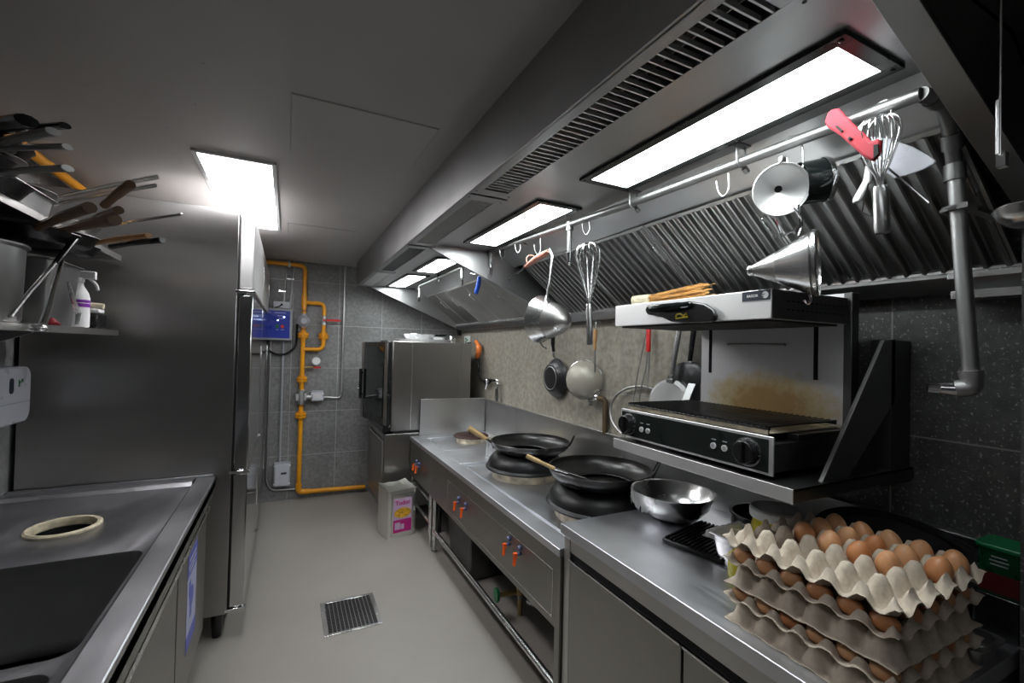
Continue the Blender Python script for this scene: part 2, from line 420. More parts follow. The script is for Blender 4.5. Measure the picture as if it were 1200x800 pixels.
def text_bm(s, size, Mx, depth=0.0006, bold=False):
    cu = bpy.data.curves.new('t', 'FONT'); cu.body = s; cu.size = size; cu.extrude = depth; cu.align_x = 'CENTER'; cu.align_y = 'CENTER'
    if bold: cu.offset = size*0.02
    o = bpy.data.objects.new('t', cu); C.objects.link(o)
    dg = bpy.context.evaluated_depsgraph_get(); me = bpy.data.meshes.new_from_object(o.evaluated_get(dg))
    bm = nb(); bm.from_mesh(me); bmesh.ops.transform(bm, matrix=Mx, verts=bm.verts)
    bpy.data.objects.remove(o); bpy.data.meshes.remove(me); bpy.data.curves.remove(cu); return bm
def basis(o, x, y):
    """matrix: origin o, local x, y directions, z = x cross y"""
    x = Vector(x).normalized(); y = Vector(y).normalized(); z = x.cross(y)
    m = Matrix((x, y, z)).transposed().to_4x4(); m.translation = Vector(o); return m
def aim(d, o=(0, 0, 0)):
    """matrix whose z axis points along d"""
    d = Vector(d).normalized(); q = d.to_track_quat('Z', 'Y'); m = q.to_matrix().to_4x4(); m.translation = Vector(o); return m
def carve(o, cutters):
    """cut shapes out of o (boolean baked into the mesh)"""
    for bm in cutters:
        bmesh.ops.recalc_face_normals(bm, faces=bm.faces)
        me = bpy.data.meshes.new('c'); bm.to_mesh(me); bm.free()
        c = bpy.data.objects.new('c', me); C.objects.link(c)
        md = o.modifiers.new('cut', 'BOOLEAN'); md.object = c; md.solver = 'EXACT'
        mw = world_of(o); c.location = -mw*0
        bpy.context.view_layer.update()
        dg = bpy.context.evaluated_depsgraph_get(); new = bpy.data.meshes.new_from_object(o.evaluated_get(dg))
        o.modifiers.clear(); o.data = new; bpy.data.objects.remove(c)

XW, YB, ZC = 1.81, 5.163, 2.45          # right wall, back wall, ceiling
XL, YF = -1.12, -2.6                    # left wall, wall behind the camera

# ================================================================= ROOM
bm = nb(); box(bm, XL-.1, XW+.1, YF-.1, YB+.1, -.1, 0); struct('floor', bm, 'floor_paint')
bm = nb(); box(bm, XL-.1, XW+.1, YF-.1, YB+.1, ZC, ZC+.1); struct('ceiling', bm, 'ceiling_paint')
bm = nb(); box(bm, XL-.1, XW+.1, YB, YB+.1, 0, ZC); struct('wall_back', bm, 'tile_back')
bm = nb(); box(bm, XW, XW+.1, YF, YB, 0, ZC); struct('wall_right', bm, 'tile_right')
bm = nb(); box(bm, XL-.1, XL, YF, YB, 0, ZC); struct('wall_left', bm, 'tile_left')
bm = nb(); box(bm, XL-.1, XW+.1, YF-.1, YF, 0, ZC); struct('wall_front', bm, 'tile_back')
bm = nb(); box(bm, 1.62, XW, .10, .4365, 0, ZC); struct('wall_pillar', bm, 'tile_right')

# flush access hatches in the ceiling
def hatch(x0, x1, y0, y1, label):
    t = thing('access_hatch', label, 'access hatch', ((x0+x1)/2, (y0+y1)/2, ZC-.004), 'ceiling access hatches')
    bm = nb(); box(bm, x0, x1, y0, y1, ZC-.0035, ZC+.002); obj('hatch_panel', bm, 'ceiling_paint', t, .0015)
    bm = nb()
    for a in ((x0-.004, x0, y0-.004, y1+.004), (x1, x1+.004, y0-.004, y1+.004), (x0, x1, y0-.004, y0), (x0, x1, y1, y1+.004)):
        box(bm, a[0], a[1], a[2], a[3], ZC-.001, ZC+.001)
    obj('seam', bm, 'grey_plastic', t)
hatch(-.01, .506, 1.70, 2.217, 'large square flush white access hatch in the ceiling nearest the camera')
hatch(-.02, .44, 3.55, 4.02, 'smaller faint flush access hatch in the ceiling near the back wall')

# ceiling lamp in view, and an added fill panel out of view
def ceiling_lamp(x0, x1, y0, y1, mat, label):
    t = thing('ceiling_light_or_added_fill', label, 'ceiling light', ((x0+x1)/2, (y0+y1)/2, ZC-.012))
    bm = nb(); f = .02
    for a in ((x0-f, x0, y0-f, y1+f), (x1, x1+f, y0-f, y1+f), (x0, x1, y0-f, y0), (x0, x1, y1, y1+f)):
        box(bm, a[0], a[1], a[2], a[3], ZC-.012, ZC)
    obj('frame', bm, 'white_bright', t, .002)
    bm = nb(); box(bm, x0, x1, y0, y1, ZC-.006, ZC); obj('diffuser', bm, mat, t)
ceiling_lamp(-.385, -.09, 2.42, 3.78, 'ceiling_lamp', 'bright rectangular white ceiling light panel above the tall refrigerators')
ceiling_lamp(-.385, -.09, -.95, .40, 'rear_fill', 'dimmer added unseen fill panel on the ceiling above the sink counter, nearest the camera')  # added out of view to brighten the egg trays and near counter

# ================================================================= EXTRACTOR HOOD
HX0, HX1, HZ = .62, .80, 2.21           # front face, inner edge of the supply plenum, bottom
ZI = 2.225                              # lamp deck
FT = Vector((1.34, 0, 2.142)); FB = Vector((1.715, 0, 1.852))   # filter top and foot (x,z)
def hood(y0, y1, grilles, lamps, filters, label, worn, near_end, far_end):
    t = thing('extractor_hood', label, 'extractor hood', ((HX0+XW)/2, (y0+y1)/2, 1.80), 'extractor hood sections over the cooking line')
    bm = nb(); box(bm, HX0, HX0+.012, y0, y1, HZ, ZC); obj('front_panel', bm, 'steel_hood', t, .001)
    bm = nb()
    box(bm, HX1-.004, HX1, y0, y1, HZ+.002, ZC)
    box(bm, HX1, 1.225, y0, y1, ZI, ZI+.01)
    prism(bm, [(1.222, ZI), (FT.x, FT.z), (FT.x+.008, FT.z+.008), (1.226, ZI+.012)], 'y', y0, y1)
    obj('lamp_deck', bm, 'steel_hood', t)
    # supply air grilles in the plenum's underside
    for g0, g1, kind in grilles:
        bm = nb(); a, b, c, d = HX0+.006, .662, .762, HX1-.002
        e0, e1 = g0+.06, g1-.06
        box(bm, a, b, g0, g1, HZ, HZ+.006); box(bm, c, d, g0, g1, HZ, HZ+.006)
        box(bm, b, c, g0, e0, HZ, HZ+.006); box(bm, b, c, e1, g1, HZ, HZ+.006)
        gr = obj('supply_grille', bm, 'steel_hood', t, .001)
        bm = nb(); box(bm, b-.01, c+.01, e0, e1, HZ+.10, HZ+.105); obj('duct_back', bm, 'hole_black', gr)
        bm = nb()
        if kind == 'slats':
            y = e0+.012
            while y < e1:
                box(bm, b, c, y-.0022, y+.0022, HZ+.001, HZ+.012); y += .026
            for xx in (b+.03, b+.06): box(bm, xx-.001, xx+.001, e0, e1, HZ+.03, HZ+.05)
            obj('slats', bm, 'steel_satin', gr)
        elif kind == 'fine':
            y = e0+.006
            while y < e1:
                box(bm, b, c, y-.001, y+.001, HZ+.001, HZ+.008); y += .011
            box(bm, b, c, e0, e1, HZ+.02, HZ+.022)
            obj('slats', bm, 'steel_hood', gr)
        else:
            box(bm, b, c, e0, e1, HZ+.001, HZ+.006); obj('blank_plate', bm, 'steel_satin', gr)
        bm = nb()
        for yy in (g0+.03, g1-.03):
            for xx in (HX0+.022, HX1-.018): cyl(bm, (xx, yy, HZ-.001), (xx, yy, HZ+.001), .004, seg=10)
        obj('screws', bm, 'black_matt', gr)
    # lamps
    for x0, x1, l0, l1 in lamps:
        f = .03; bm = nb()
        for a in ((x0-f, x0, l0-f, l1+f), (x1, x1+f, l0-f, l1+f), (x0, x1, l0-f, l0), (x0, x1, l1, l1+f)):
            box(bm, a[0], a[1], a[2], a[3], ZI-.010, ZI)
        for yy in (l0-f*.5, l1+f*.5):
            for xx in (x0-f*.5, x1+f*.5): cyl(bm, (xx, yy, ZI-.013), (xx, yy, ZI-.009), .005, seg=8)
        lf = obj('lamp_frame', bm, 'panel_black', t, .001)
        bm = nb(); box(bm, x0, x1, l0, l1, ZI-.007, ZI-.001); obj('lamp_glass', bm, 'hood_lamp', lf)
    # filters
    dirv = (FB-FT); L = dirv.length; dirv.normalize(); nrm = Vector((-dirv.z, 0, dirv.x)).normalized()   # towards the room below
    if nrm.x > 0: nrm = -nrm
    for i, (f0, f1, kind) in enumerate(filters):
        bm = nb()
        def pt(s, y, h): return FT + dirv*s + nrm*h + Vector((0, y, 0))
        amp, pitch = (.016, .045) if kind == 'baffle' else (.004, .018)
        n = max(1, round((f1-f0-.012)/pitch)); ys = []
        for k in range(n):
            a = f0+.006+(f1-f0-.012)*k/n; p = (f1-f0-.012)/n
            ys += [(a, 0), (a+p*.12, amp*.85), (a+p*.22, amp), (a+p*.38, amp*.9), (a+p*.52, 0.0), (a+p*.9, -amp*.2)]
        ys.append((f1-.006, 0))
        if kind == 'plain': ys = [(f0+.006, 0), (f1-.006, 0)]
        top = [bm.verts.new(pt(.012, y, h)) for y, h in ys]; bot = [bm.verts.new(pt(L-.012, y, h)) for y, h in ys]
        for k in range(len(ys)-1): bm.faces.new((top[k], top[k+1], bot[k+1], bot[k]))
        r = bmesh.ops.solidify(bm, geom=list(bm.faces), thickness=.0012)
        m = 'steel_filter' if not worn else 'steel_filter_worn'
        fo = obj('baffle_filter', bm, m, t, sharp=30)
        bm = nb()
        for (s0, s1, a, b) in ((0, .014, f0+.002, f1-.002), (L-.014, L, f0+.002, f1-.002), (0, L, f0+.002, f0+.010), (0, L, f1-.010, f1-.002)):
            v = [bm.verts.new(pt(s, y, h)) for h in (-.004, amp*.5+.003) for s, y in ((s0, a), (s1, a), (s1, b), (s0, b))]
            for q in ((0, 1, 2, 3), (4, 7, 6, 5), (0, 4, 5, 1), (1, 5, 6, 2), (2, 6, 7, 3), (3, 7, 4, 0)): bm.faces.new([v[k] for k in q])
        obj('filter_frame', bm, m, fo)
        bm = nb(); hy = f0+.012
        tube(bm, elbow_path([pt(L*.22, hy, amp*.6), pt(L*.22, hy, amp+.02), pt(L*.42, hy, amp+.02), pt(L*.42, hy, amp*.6)], .01, 3), .003, 6)
        obj('handle', bm, 'steel_bright', fo)
    # foot gutter
    bm = nb()
    prism(bm, [(1.70, 1.835), (1.70, 1.852), (1.704, 1.852), (1.704, 1.839), (XW-.002, 1.839), (XW-.002, 1.795), (1.74, 1.795), (1.715, 1.815)], 'y', max(y0, .44), y1)
    gg_ = obj('grease_gutter', bm, 'steel_shade', t)
    bm = nb(); box(bm, 1.696, 1.701, max(y0, .44), y1, 1.846, 1.854); obj('gutter_lip', bm, 'steel_bright', gg_)
    # end panels
    for yy0, yy1, on in ((y0, y0+.045, near_end), (y1-.012, y1, far_end)):
        if not on: continue
        xe = 1.615 if yy0 < .4 else XW-.004; ze = 1.80 if yy0 > .4 else HZ-.004-.412*(1.615-.77)
        bm = nb(); prism(bm, [(HX1-.03, HZ-.004), (min(1.705, xe), 1.825 if xe > 1.7 else ze), (xe, ze), (xe, ZC), (HX1-.03, ZC)] if xe > 1.7 else [(HX1-.03, HZ-.004), (xe, ze), (xe, ZC), (HX1-.03, ZC)], 'y', yy0, yy1)
        e = obj('end_panel', bm, 'steel_dark' if yy0 < .4 else 'steel_hood', t, .001)
        xe = min(xe, 1.705); ze = HZ-.004-.412*(xe-.77)
        bm = nb(); prism(bm, [(HX1-.03, HZ-.010), (xe, ze-.006), (xe, ze+.006), (HX1-.03, HZ+.002)], 'y', yy0-(.006 if yy0 > .4 else 0), yy1+(.010 if yy0 > .4 else .002)); obj('edge_flange', bm, 'steel_shade' if yy0 < .4 else 'steel_hood', e, .001)
    return t
near = hood(.345, 2.698, [(.44, 1.66, 'slats'), (1.68, 2.68, 'slats')],
     [(.965, 1.130, .514, 1.33), (.945, 1.110, 1.66, 2.485)],
     [(.462, .96, 'baffle'), (.96, 1.46, 'baffle'), (1.46, 2.02, 'baffle'), (2.02, 2.56, 'baffle')],
     'near section of the stainless steel extractor hood above the egg trays and woks', False, True, True)
farh = hood(2.70, 4.86, [(2.72, 3.80, 'fine'), (3.82, 4.84, 'blank')],
     [(.935, 1.09, 3.05, 3.66), (.93, 1.08, 3.90, 4.74)],
     [(2.75, 3.21, 'fine'), (3.21, 3.68, 'fine'), (3.68, 4.15, 'fine'), (4.15, 4.50, 'plain'), (4.50, 4.84, 'plain')],
     'far section of the stainless steel extractor hood above the combi oven', True, False, True)
bm = nb(); box(bm, 1.704, 1.80, .45, .60, 1.772, 1.795); box(bm, 1.696, 1.702, .45, .605, 1.828, 1.845); obj('bracket_plate', bm, 'steel_bright', near, .001)

# ================================================================= RIGHT SIDE: NEAR COUNTER
t = thing('counter_cabinet', 'stainless steel cabinet counter carrying the egg trays and the steel bowl', 'counter', (1.43, 1.02, 0))
bm = nb(); box(bm, 1.04, XW-.012, .445, 1.597, .838, .88); obj('worktop', bm, 'steel_worktop', t, .003)
bm = nb(); box(bm, XW-.014, XW-.002, .445, 2.10, .88, 1.08); box(bm, XW-.03, XW-.002, .445, 2.10, 1.08, 1.086); obj('splashback', bm, 'steel_old', t, .001)
bm = nb(); box(bm, 1.075, XW-.02, .45, 1.59, .12, .838); obj('body', bm, 'steel_panel', t, .002)
bm = nb(); box(bm, 1.060, 1.075, .45, 1.55, .775, .836); obj('rail_panel', bm, 'steel_brushed_y', t, .001)
bm = nb()
for y in (.52, 1.50):
    for x in (1.12, 1.72): cyl(bm, (x, y, 0), (x, y, .12), .022)
obj('foot', bm, 'black_plastic', t)
for a, b in ((.967, 1.548), (.45, .957)):
    bm = nb(); box(bm, 1.058, 1.074, a, b, .14, .742); d = obj('door', bm, 'steel_panel', t, .001)
    bm = nb(); prism(bm, [(1.058, .742), (1.050, .742), (1.050, .748), (1.054, .748), (1.068, .735), (1.068, .742)], 'y', a, b); obj('grip_profile', bm, 'steel_bright', d)
bm = nb(); box(bm, 1.070, 1.0765, .45, 1.55, .742, .775); obj('shadow_gap', bm, 'black_matt', t)
bm = nb(); box(bm, 1.058, 1.078, 1.55, 1.592, .12, .838); obj('post', bm, 'steel_brushed_y', t, .001)

# ================================================================= WOK RANGES
def knob_pair(parent, y, z, spread=.062):
    for k, yy in enumerate((y+spread/2, y-spread/2)):
        bm = nb()
        cyl(bm, (1.052, yy, z), (1.028, yy, z), .009, .008, 14)
        k1 = obj('valve_stem', bm, 'knob_blue', parent)
        bm = nb(); box(bm, 1.010, 1.028, yy-.009, yy+.009, z-.010, z+.008); tube(bm, [(1.018, yy, z), (1.014, yy-.004, z-.030), (1.010, yy-.010, z-.048)], [.008, .009, .008], 8)
        obj('handle', bm, 'orange', k1)
        bm = nb(); cyl(bm, (1.052, yy, z+.030), (1.036, yy, z+.026), .014, .012, 16); obj('collar', bm, 'knob_blue', k1)
def burner(parent, c, r, mat='ceramic_warm'):
    bm = nb(); lathe(bm, [(r*.55, -.02), (r*.92, -.02), (r*.94, .044), (r*.90, .046), (r*.86, .02), (r*.6, -.01)], Matrix.Translation(c), 48); b = obj('burner_bowl', bm, mat, parent)
    bm = nb(); lathe(bm, [(.045, 0), (.06, .012), (.03, .02), (0, .02)], Matrix.Translation((c[0], c[1], c[2]-.015))); obj('burner_head', bm, 'iron_black', b)
    return b
ZR = .768
def plate_ring(bm, x0, x1, y0, y1, a0, a1, b0, b1, z0, z1):
    box(bm, x0, a0, y0, y1, z0, z1); box(bm, a1, x1, y0, y1, z0, z1)
    box(bm, a0, a1, y0, b0, z0, z1); box(bm, a0, a1, b1, y1, z0, z1)
# near, two-burner range
t = thing('wok_range', 'two-burner stainless steel wok range with four orange valve handles', 'wok range', (1.43, 2.55, 0), 'wok ranges')
WA0, WA1, WB0, WB1 = 1.135, 1.735, 1.60, 3.06
bm = nb(); plate_ring(bm, 1.04, XW-.012, 1.60, 3.50, WA0, WA1, WB0+.005, WB1, .735, ZR); top = obj('worktop', bm, 'steel_worktop', t, .002)
bm = nb(); box(bm, WA0-.002, WA1+.002, 1.60, WB1+.002, .738, .746); obj('burner_well', bm, 'steel_worktop', t)
bm = nb(); plate_ring(bm, WA0+.03, WA1-.02, 1.605, WB1-.04, WA0+.036, WA1-.026, 1.611, WB1-.046, .746, .760)
box(bm, WA0+.034, WA1-.024, 1.609, WB1-.044, .752, .758); obj('drip_plate', bm, 'steel_worktop', t, .001)
bm = nb(); box(bm, 1.05, 1.062, 1.60, 3.50, .42, .738); fp = obj('front_panel', bm, 'steel_front', t, .001)
bm = nb()
for a, b in ((1.66, 3.08),):
    for q in ((a, b, .655, .657), (a, b, .452, .454)): box(bm, 1.0485, 1.0505, *q)
    for q in ((a, a+.003, .452, .657), (b-.003, b, .452, .657)): box(bm, 1.0485, 1.0505, *q)
obj('panel_seam', bm, 'steel_bright', fp)
for yy, zz in ((1.68, .655), (1.68, .47), (3.05, .655)):
    bm = nb(); cyl(bm, (1.0505, yy-.01, zz-.01), (1.047, yy-.01, zz-.01), .005, seg=10); obj('screw', bm, 'chrome', fp)
knob_pair(fp, 2.77, .575, .13); knob_pair(fp, 2.02, .60, .12)
bm = nb(); box(bm, 1.045, 1.085, 1.598, 1.635, .10, .735); box(bm, 1.045, 1.075, 1.60, 1.62, .685, .768); obj('post', bm, 'steel_front', t, .001)
for x in (1.072, 1.76):
    for y in (1.62, 3.43):
        bm = nb(); cyl(bm, (x, y, .10), (x, y, .42), .019); cyl(bm, (x, y, 0), (x, y, .10), .013); cyl(bm, (x, y, .0), (x, y, .012), .022); obj('leg', bm, 'steel_bright', t)
bm = nb(); cyl(bm, (1.068, 1.62, .165), (1.068, 3.43, .165), .016); obj('foot_rail', bm, 'steel_bright', t)
bm = nb(); box(bm, 1.70, 1.72, 1.62, 3.45, .06, .735); obj('rear_panel', bm, 'steel_old', t)
bm = nb(); box(bm, 1.07, 1.74, 1.62, 3.48, .42, .432); obj('bottom_tray', bm, 'steel_old', t)
bm = nb(); box(bm, XW-.011, XW-.002, 2.102, 3.50, ZR-.03, 1.09); box(bm, XW-.035, XW-.002, 2.102, 3.50, 1.088, 1.094)
obj('splashback', bm, 'steel_brushed_y', t, .001)
RC = [Vector((1.475, 1.885, .790)), Vector((1.445, 2.665, .790))]
RR = [.285, .262]
for c, r in zip(RC, RR): burner(t, (c.x, c.y, .766), r*.90)

# far, one-burner range
t = thing('wok_range', 'one-burner stainless steel range beside the combi oven, rusty burner plate on it', 'wok range', (1.43, 3.85, 0), 'wok ranges')
bm = nb(); plate_ring(bm, 1.04, XW-.016, 3.502, 4.175, 1.165, 1.70, 3.62, 4.02, .735, ZR); obj('worktop', bm, 'steel_worktop', t, .002)
bm = nb(); box(bm, 1.163, 1.702, 3.618, 4.022, .738, .746); box(bm, 1.20, 1.68, 3.65, 3.99, .746, .756); obj('burner_well', bm, 'steel_worktop', t, .001)
bm = nb(); box(bm, 1.05, 1.062, 3.502, 4.175, .42, .738); fp = obj('front_panel', bm, 'steel_front', t, .001)
knob_pair(fp, 3.88, .565, .09)
for x in (1.072, 1.75):
    for y in (3.54, 4.14):
        bm = nb(); cyl(bm, (x, y, .10), (x, y, .42), .019); cyl(bm, (x, y, 0), (x, y, .10), .013); obj('leg', bm, 'steel_bright', t)
bm = nb(); cyl(bm, (1.068, 3.54, .19), (1.068, 4.14, .19), .014); cyl(bm, (1.068, 3.54, .36), (1.068, 4.14, .36), .012); obj('foot_rail', bm, 'steel_bright', t)
bm = nb(); box(bm, 1.134, XW-.016, 4.177, 4.187, ZR, 1.10); box(bm, 1.134, 1.140, 4.172, 4.187, ZR, 1.102); box(bm, 1.134, XW-.016, 4.170, 4.187, 1.098, 1.104); obj('end_splash', bm, 'steel_brushed_x', t, .001)
bm = nb(); box(bm, XW-.011, XW-.002, 3.503, 4.187, ZR-.03, 1.09); box(bm, XW-.035, XW-.002, 3.503, 4.187, 1.088, 1.094); obj('splashback', bm, 'steel_brushed_y', t, .001)
burner(t, (1.51, 3.82, .765), .14)
bl = nb(); lathe(bl, [(0, .012), (.10, .012), (.145, .006), (.158, -.002), (.155, -.010), (.09, -.004), (0, -.004)], Matrix.Translation((1.51, 3.82, .812)), 40)
lid = obj('burner_plate', bl, 'rust'); tag(lid, 'round rusty cast iron burner plate lying on the far range', 'burner plate')
bl = nb(); cyl(bl, (1.52, 3.80, .822), (1.52, 3.80, .862), .012, .010, 12); tube(bl, elbow_path([(1.49, 3.80, .824), (1.49, 3.80, .85), (1.55, 3.80, .85), (1.55, 3.80, .824)], .01), .005, 6); obj('handle', bl, 'iron_black', lid)

# black cast rings over the big burners
def wok_ring(c, r, top, label):
    bm = nb()
    pr = [(r*.97, .022), (r*1.0, .026), (r*1.005, .034), (r*.985, .041), (r*.955, .046), (r*.95, .058), (r*.915, .082), (r*.84, .106), (r*.74, .124), (r*.62, .136), (top, .140), (top-.008, .134), (r*.60, .128), (r*.72, .116), (r*.82, .098), (r*.89, .076), (r*.925, .05), (r*.92, .026)]
    lathe(bm, pr, Matrix.Translation(c), 56, close=True)
    o = obj('wok_ring', bm, 'ring_iron'); tag(o, label, 'wok ring', 'cast iron wok rings')
    return o
wok_ring(RC[0], RR[0], .15, 'black cast iron wok ring under the nearer, larger wok')
wok_ring(RC[1], RR[1], .15, 'black cast iron wok ring under the farther wok with the wooden grip')

def wok(c, zr, r, depth, label, hand_dir, hand_len, ear_dir, tiltz=0.0, wood=True):
    t = thing('wok', label, 'wok', (c[0], c[1], zr-depth), 'woks on the range')
    prof = []; n = 14
    for k in range(n+1):
        a = k/n; prof.append((r*math.sin(a*PI/2*.98)/math.sin(PI/2*.98), -depth*math.cos(a*PI/2*.98)))
    inner = [(q[0]-.004 if q[0] > .004 else 0, q[1]+.0035) for q in prof]; inner[0] = (0, prof[0][1]+.0035); prof[0] = (0, prof[0][1])
    Mx = Matrix.Translation((c[0], c[1], zr))
    bm = nb(); lathe(bm, prof+[(r+.003, .002), (r+.001, .005), (r-.004, .004)]+inner[::-1][1:], Mx, 64); obj('body', bm, 'wok_iron', t)
    d = Vector(hand_dir).normalized(); base = Vector((c[0], c[1], zr)) + Vector((d.x, d.y, 0)).normalized()*(r-.006) + Vector((0, 0, -.01))
    e1 = base + d*.05
    if wood:
        bm = nb(); tube(bm, [base-d*.02-Vector((0, 0, .02)), base, e1], [.022, .018, .014], 12, flat=(1, .55)); obj('handle_socket', bm, 'wok_iron', t)
        bm = nb(); tube(bm, smooth_path([e1-d*.01, e1+d*.03, e1+d*hand_len*.6, e1+d*hand_len*.95, e1+d*hand_len], 3), [.013]*3+[.016]*3+[.0175]*3+[.019]*3+[.012], 14); obj('grip', bm, 'wood_light', t)
    if ear_dir is not None:
        ed = Vector(ear_dir).normalized(); sd = Vector((-ed.y, ed.x, 0)); p = Vector((c[0], c[1], zr)) + ed*(r-.004)
        bm = nb(); tube(bm, smooth_path([p-sd*.045-Vector((0, 0, .02)), p-sd*.045+ed*.02+Vector((0, 0, .02)), p-sd*.025+ed*.035+Vector((0, 0, .055)), p+sd*.025+ed*.035+Vector((0, 0, .055)), p+sd*.045+ed*.02+Vector((0, 0, .02)), p+sd*.045-Vector((0, 0, .02))], 4), .0034, 8); obj('ear_handle', bm, 'iron_black', t)
    return t
wok((1.46, 1.885), .998, .262, .115, 'larger blackened wok on the nearer burner with a turner resting in it', (-.9, .3, .05), 0, (.75, -.66, 0), wood=False)
wok((1.475, 2.655), .985, .262, .105, 'blackened wok with thick wooden grip on the farther burner', (-.80, .30, .52), .135, (.72, -.69, 0))

# ================================================================= COMBI OVEN
t = thing('oven_stand', 'stainless steel floor stand under the combi oven', 'oven stand', (1.25, 4.65, 0))
bm = nb(); box(bm, .82, 1.70, 4.21, 5.10, .10, .79); obj('body', bm, 'steel_fridge', t, .003)
bm = nb(); box(bm, .806, .82, 4.25, 4.95, .14, .72); d = obj('door', bm, 'steel_panel', t, .002)
bm = nb(); box(bm, .796, .806, 4.22, 5.0, .722, .735); obj('trim_strip', bm, 'steel_bright', t, .001)
for x in (.86, 1.66):
    for y in (4.25, 5.06):
        bm = nb(); cyl(bm, (x, y, 0), (x, y, .10), .018); obj('leg', bm, 'steel_bright', t)
t = thing('combi_oven', 'large combi oven with dark glass door standing ajar against the back wall', 'oven', (1.25, 4.60, .79))
bm = nb(); box(bm, .87, 1.64, 4.20, 5.02, .815, 1.645); obj('body', bm, 'steel_fridge', t, .006)
bm = nb(); box(bm, .90, 1.62, 4.22, 5.0, .79, .815); obj('plinth', bm, 'black_matt', t)
bm = nb(); box(bm, 1.05, 1.055, 4.1985, 4.2, .83, 1.63); box(bm, 1.535, 1.538, 4.1985, 4.2, .83, 1.63); obj('side_seam', bm, 'steel_bright', t)
# door hinged at its near edge, swung open a little
Md = Matrix.Translation((.862, 4.205, 0)) @ Matrix.Rotation(R(10.5), 4, 'Z')
bm = nb(); box(bm, -.035, 0, .0, .70, .865, 1.635, Md); d = obj('door', bm, 'black_plastic', t, .004)
bm = nb(); box(bm, -.040, -.035, .10, .60, .93, 1.59, Md); obj('glass', bm, 'black_glass', d, .002)
bm = nb(); box(bm, -.039, -.035, .0, .07, .87, 1.63, Md); box(bm, -.0385, -.035, .63, .70, .87, 1.63, Md); obj('door_trim', bm, 'steel_fridge', d, .001)
bm = nb()
for z in (1.10, 1.32): cyl(bm, Md @ Vector((-.035, .655, z)), Md @ Vector((-.060, .655, z)), .012, seg=12)
tube(bm, [Md @ Vector((-.060, .655, z)) for z in (1.06, 1.10, 1.32, 1.36)], .016, 12); obj('handle', bm, 'black_plastic', d)
bm = nb(); ball(bm, Md @ Vector((-.075, .655, 1.16)), .010); obj('latch', bm, 'chrome', d)
bm = nb(); prism(bm, [(.87, .815), (.80, .80), (.80, .862), (.87, .862)], 'y', 4.21, 4.98); obj('drip_channel', bm, 'black_plastic', t, .002)
bm = nb(); box(bm, .845, .875, 4.196, 4.222, .855, .868); obj('hinge', bm, 'chrome', t, .001)
bm = nb(); box(bm, .79, .84, 4.30, 4.36, 1.64, 1.652); obj('top_hinge', bm, 'black_plastic', t, .001)

# things lying on the oven
bm = nb(); lathe(bm, [(0, 0), (.20, 0), (.235, .028), (.24, .028), (.205, -.004+.004), (.20, .004), (0, .004)], Matrix.Translation((1.28, 4.62, 1.647)) @ Matrix.Diagonal((1.25, .8, 1, 1)))
tag(obj('serving_platter', bm, 'white_bright'), 'wide shallow white platter lying on top of the combi oven', 'platter')
bm = nb(); lathe(bm, [(0, 0), (.10, 0), (.145, .055), (.16, .075), (.165, .070), (.11, .006), (0, .006)], Matrix.Translation((1.22, 4.62, 1.654)))
for v in bm.verts: v.co += Vector((random.uniform(-1, 1), random.uniform(-1, 1), random.uniform(-1, 1)))*.005
tag(obj('foil_wrapped_dish', bm, 'foil', sharp=15), 'crumpled foil wrapped dish on the white platter above the oven', 'dish')
t = thing('oven_pan', 'pale metal pan with black lid standing behind the foil wrapped dish', 'pan', (1.42, 4.66, 1.655))
bm = nb(); lathe(bm, [(0, 0), (.085, 0), (.095, .05), (.10, .05), (.09, .0), (.08, .004), (0, .004)], Matrix.Translation((1.42, 4.68, 1.655))); obj('body', bm, 'steel_bright', t)
bm = nb(); box(bm, 1.30, 1.50, 4.60, 4.74, 1.712, 1.728); box(bm, 1.46, 1.53, 4.65, 4.69, 1.722, 1.736); obj('lid', bm, 'black_plastic', t, .006)
bm = nb(); lathe(bm, [(0, 0), (.035, 0), (.04, .05), (.03, .07), (0, .07)], Matrix.Translation((1.57, 4.60, 1.647)))
tag(obj('glass_jar', bm, 'steel_bright'), 'small shiny jar at the right end of the oven top', 'jar')

# ================================================================= OIL TIN
A, B, Cc = PZ(454, 633, 0), PZ(487, 625, 0), PZ(443, 607, 0)
O = Vector((A.x, A.y, 0)); ux = (B-A); ux.z = 0; ux.normalize(); uy = Vector((-ux.y, ux.x, 0))
t = thing('oil_tin', 'tall square cut-open oil tin with purple and yellow label on the floor', 'tin', tuple(O+ux*.125+uy*.125))
Mt = basis(O, ux, uy); W, H = .250, .395
bm = nb(); rr = rrect(0, W, 0, W, .022, 4); ri = rrect(.003, W-.003, .003, W-.003, .020, 4); n = len(rr)
lv = []
for z, poly in ((0, rr), (.008, rrect(.003, W-.003, .003, W-.003, .02, 4)), (.014, rr), (H-.02, rr), (H, rrect(.002, W-.002, .002, W-.002, .02, 4)), (H, ri), (.02, ri)):
    lv.append([bm.verts.new(Mt @ Vector((p[0], p[1], z))) for p in poly])
for a, b in zip(lv, lv[1:]):
    for i in range(n): bm.faces.new((a[i], a[(i+1) % n], b[(i+1) % n], b[i]))
bm.faces.new(lv[0][::-1]); bm.faces.new(lv[-1])
obj('body', bm, 'tin_plate', t)
bm = nb()
for x in (.030, W-.030): box(bm, x-.002, x+.002, -.002, .001, .02, H-.03, Mt)
box(bm, .03, W-.03, -.002, .001, H-.035, H-.031, Mt); obj('bead', bm, 'steel_bright', t)
bm = nb()
N = 9; g = [[None]*(N+1) for _ in range(N+1)]
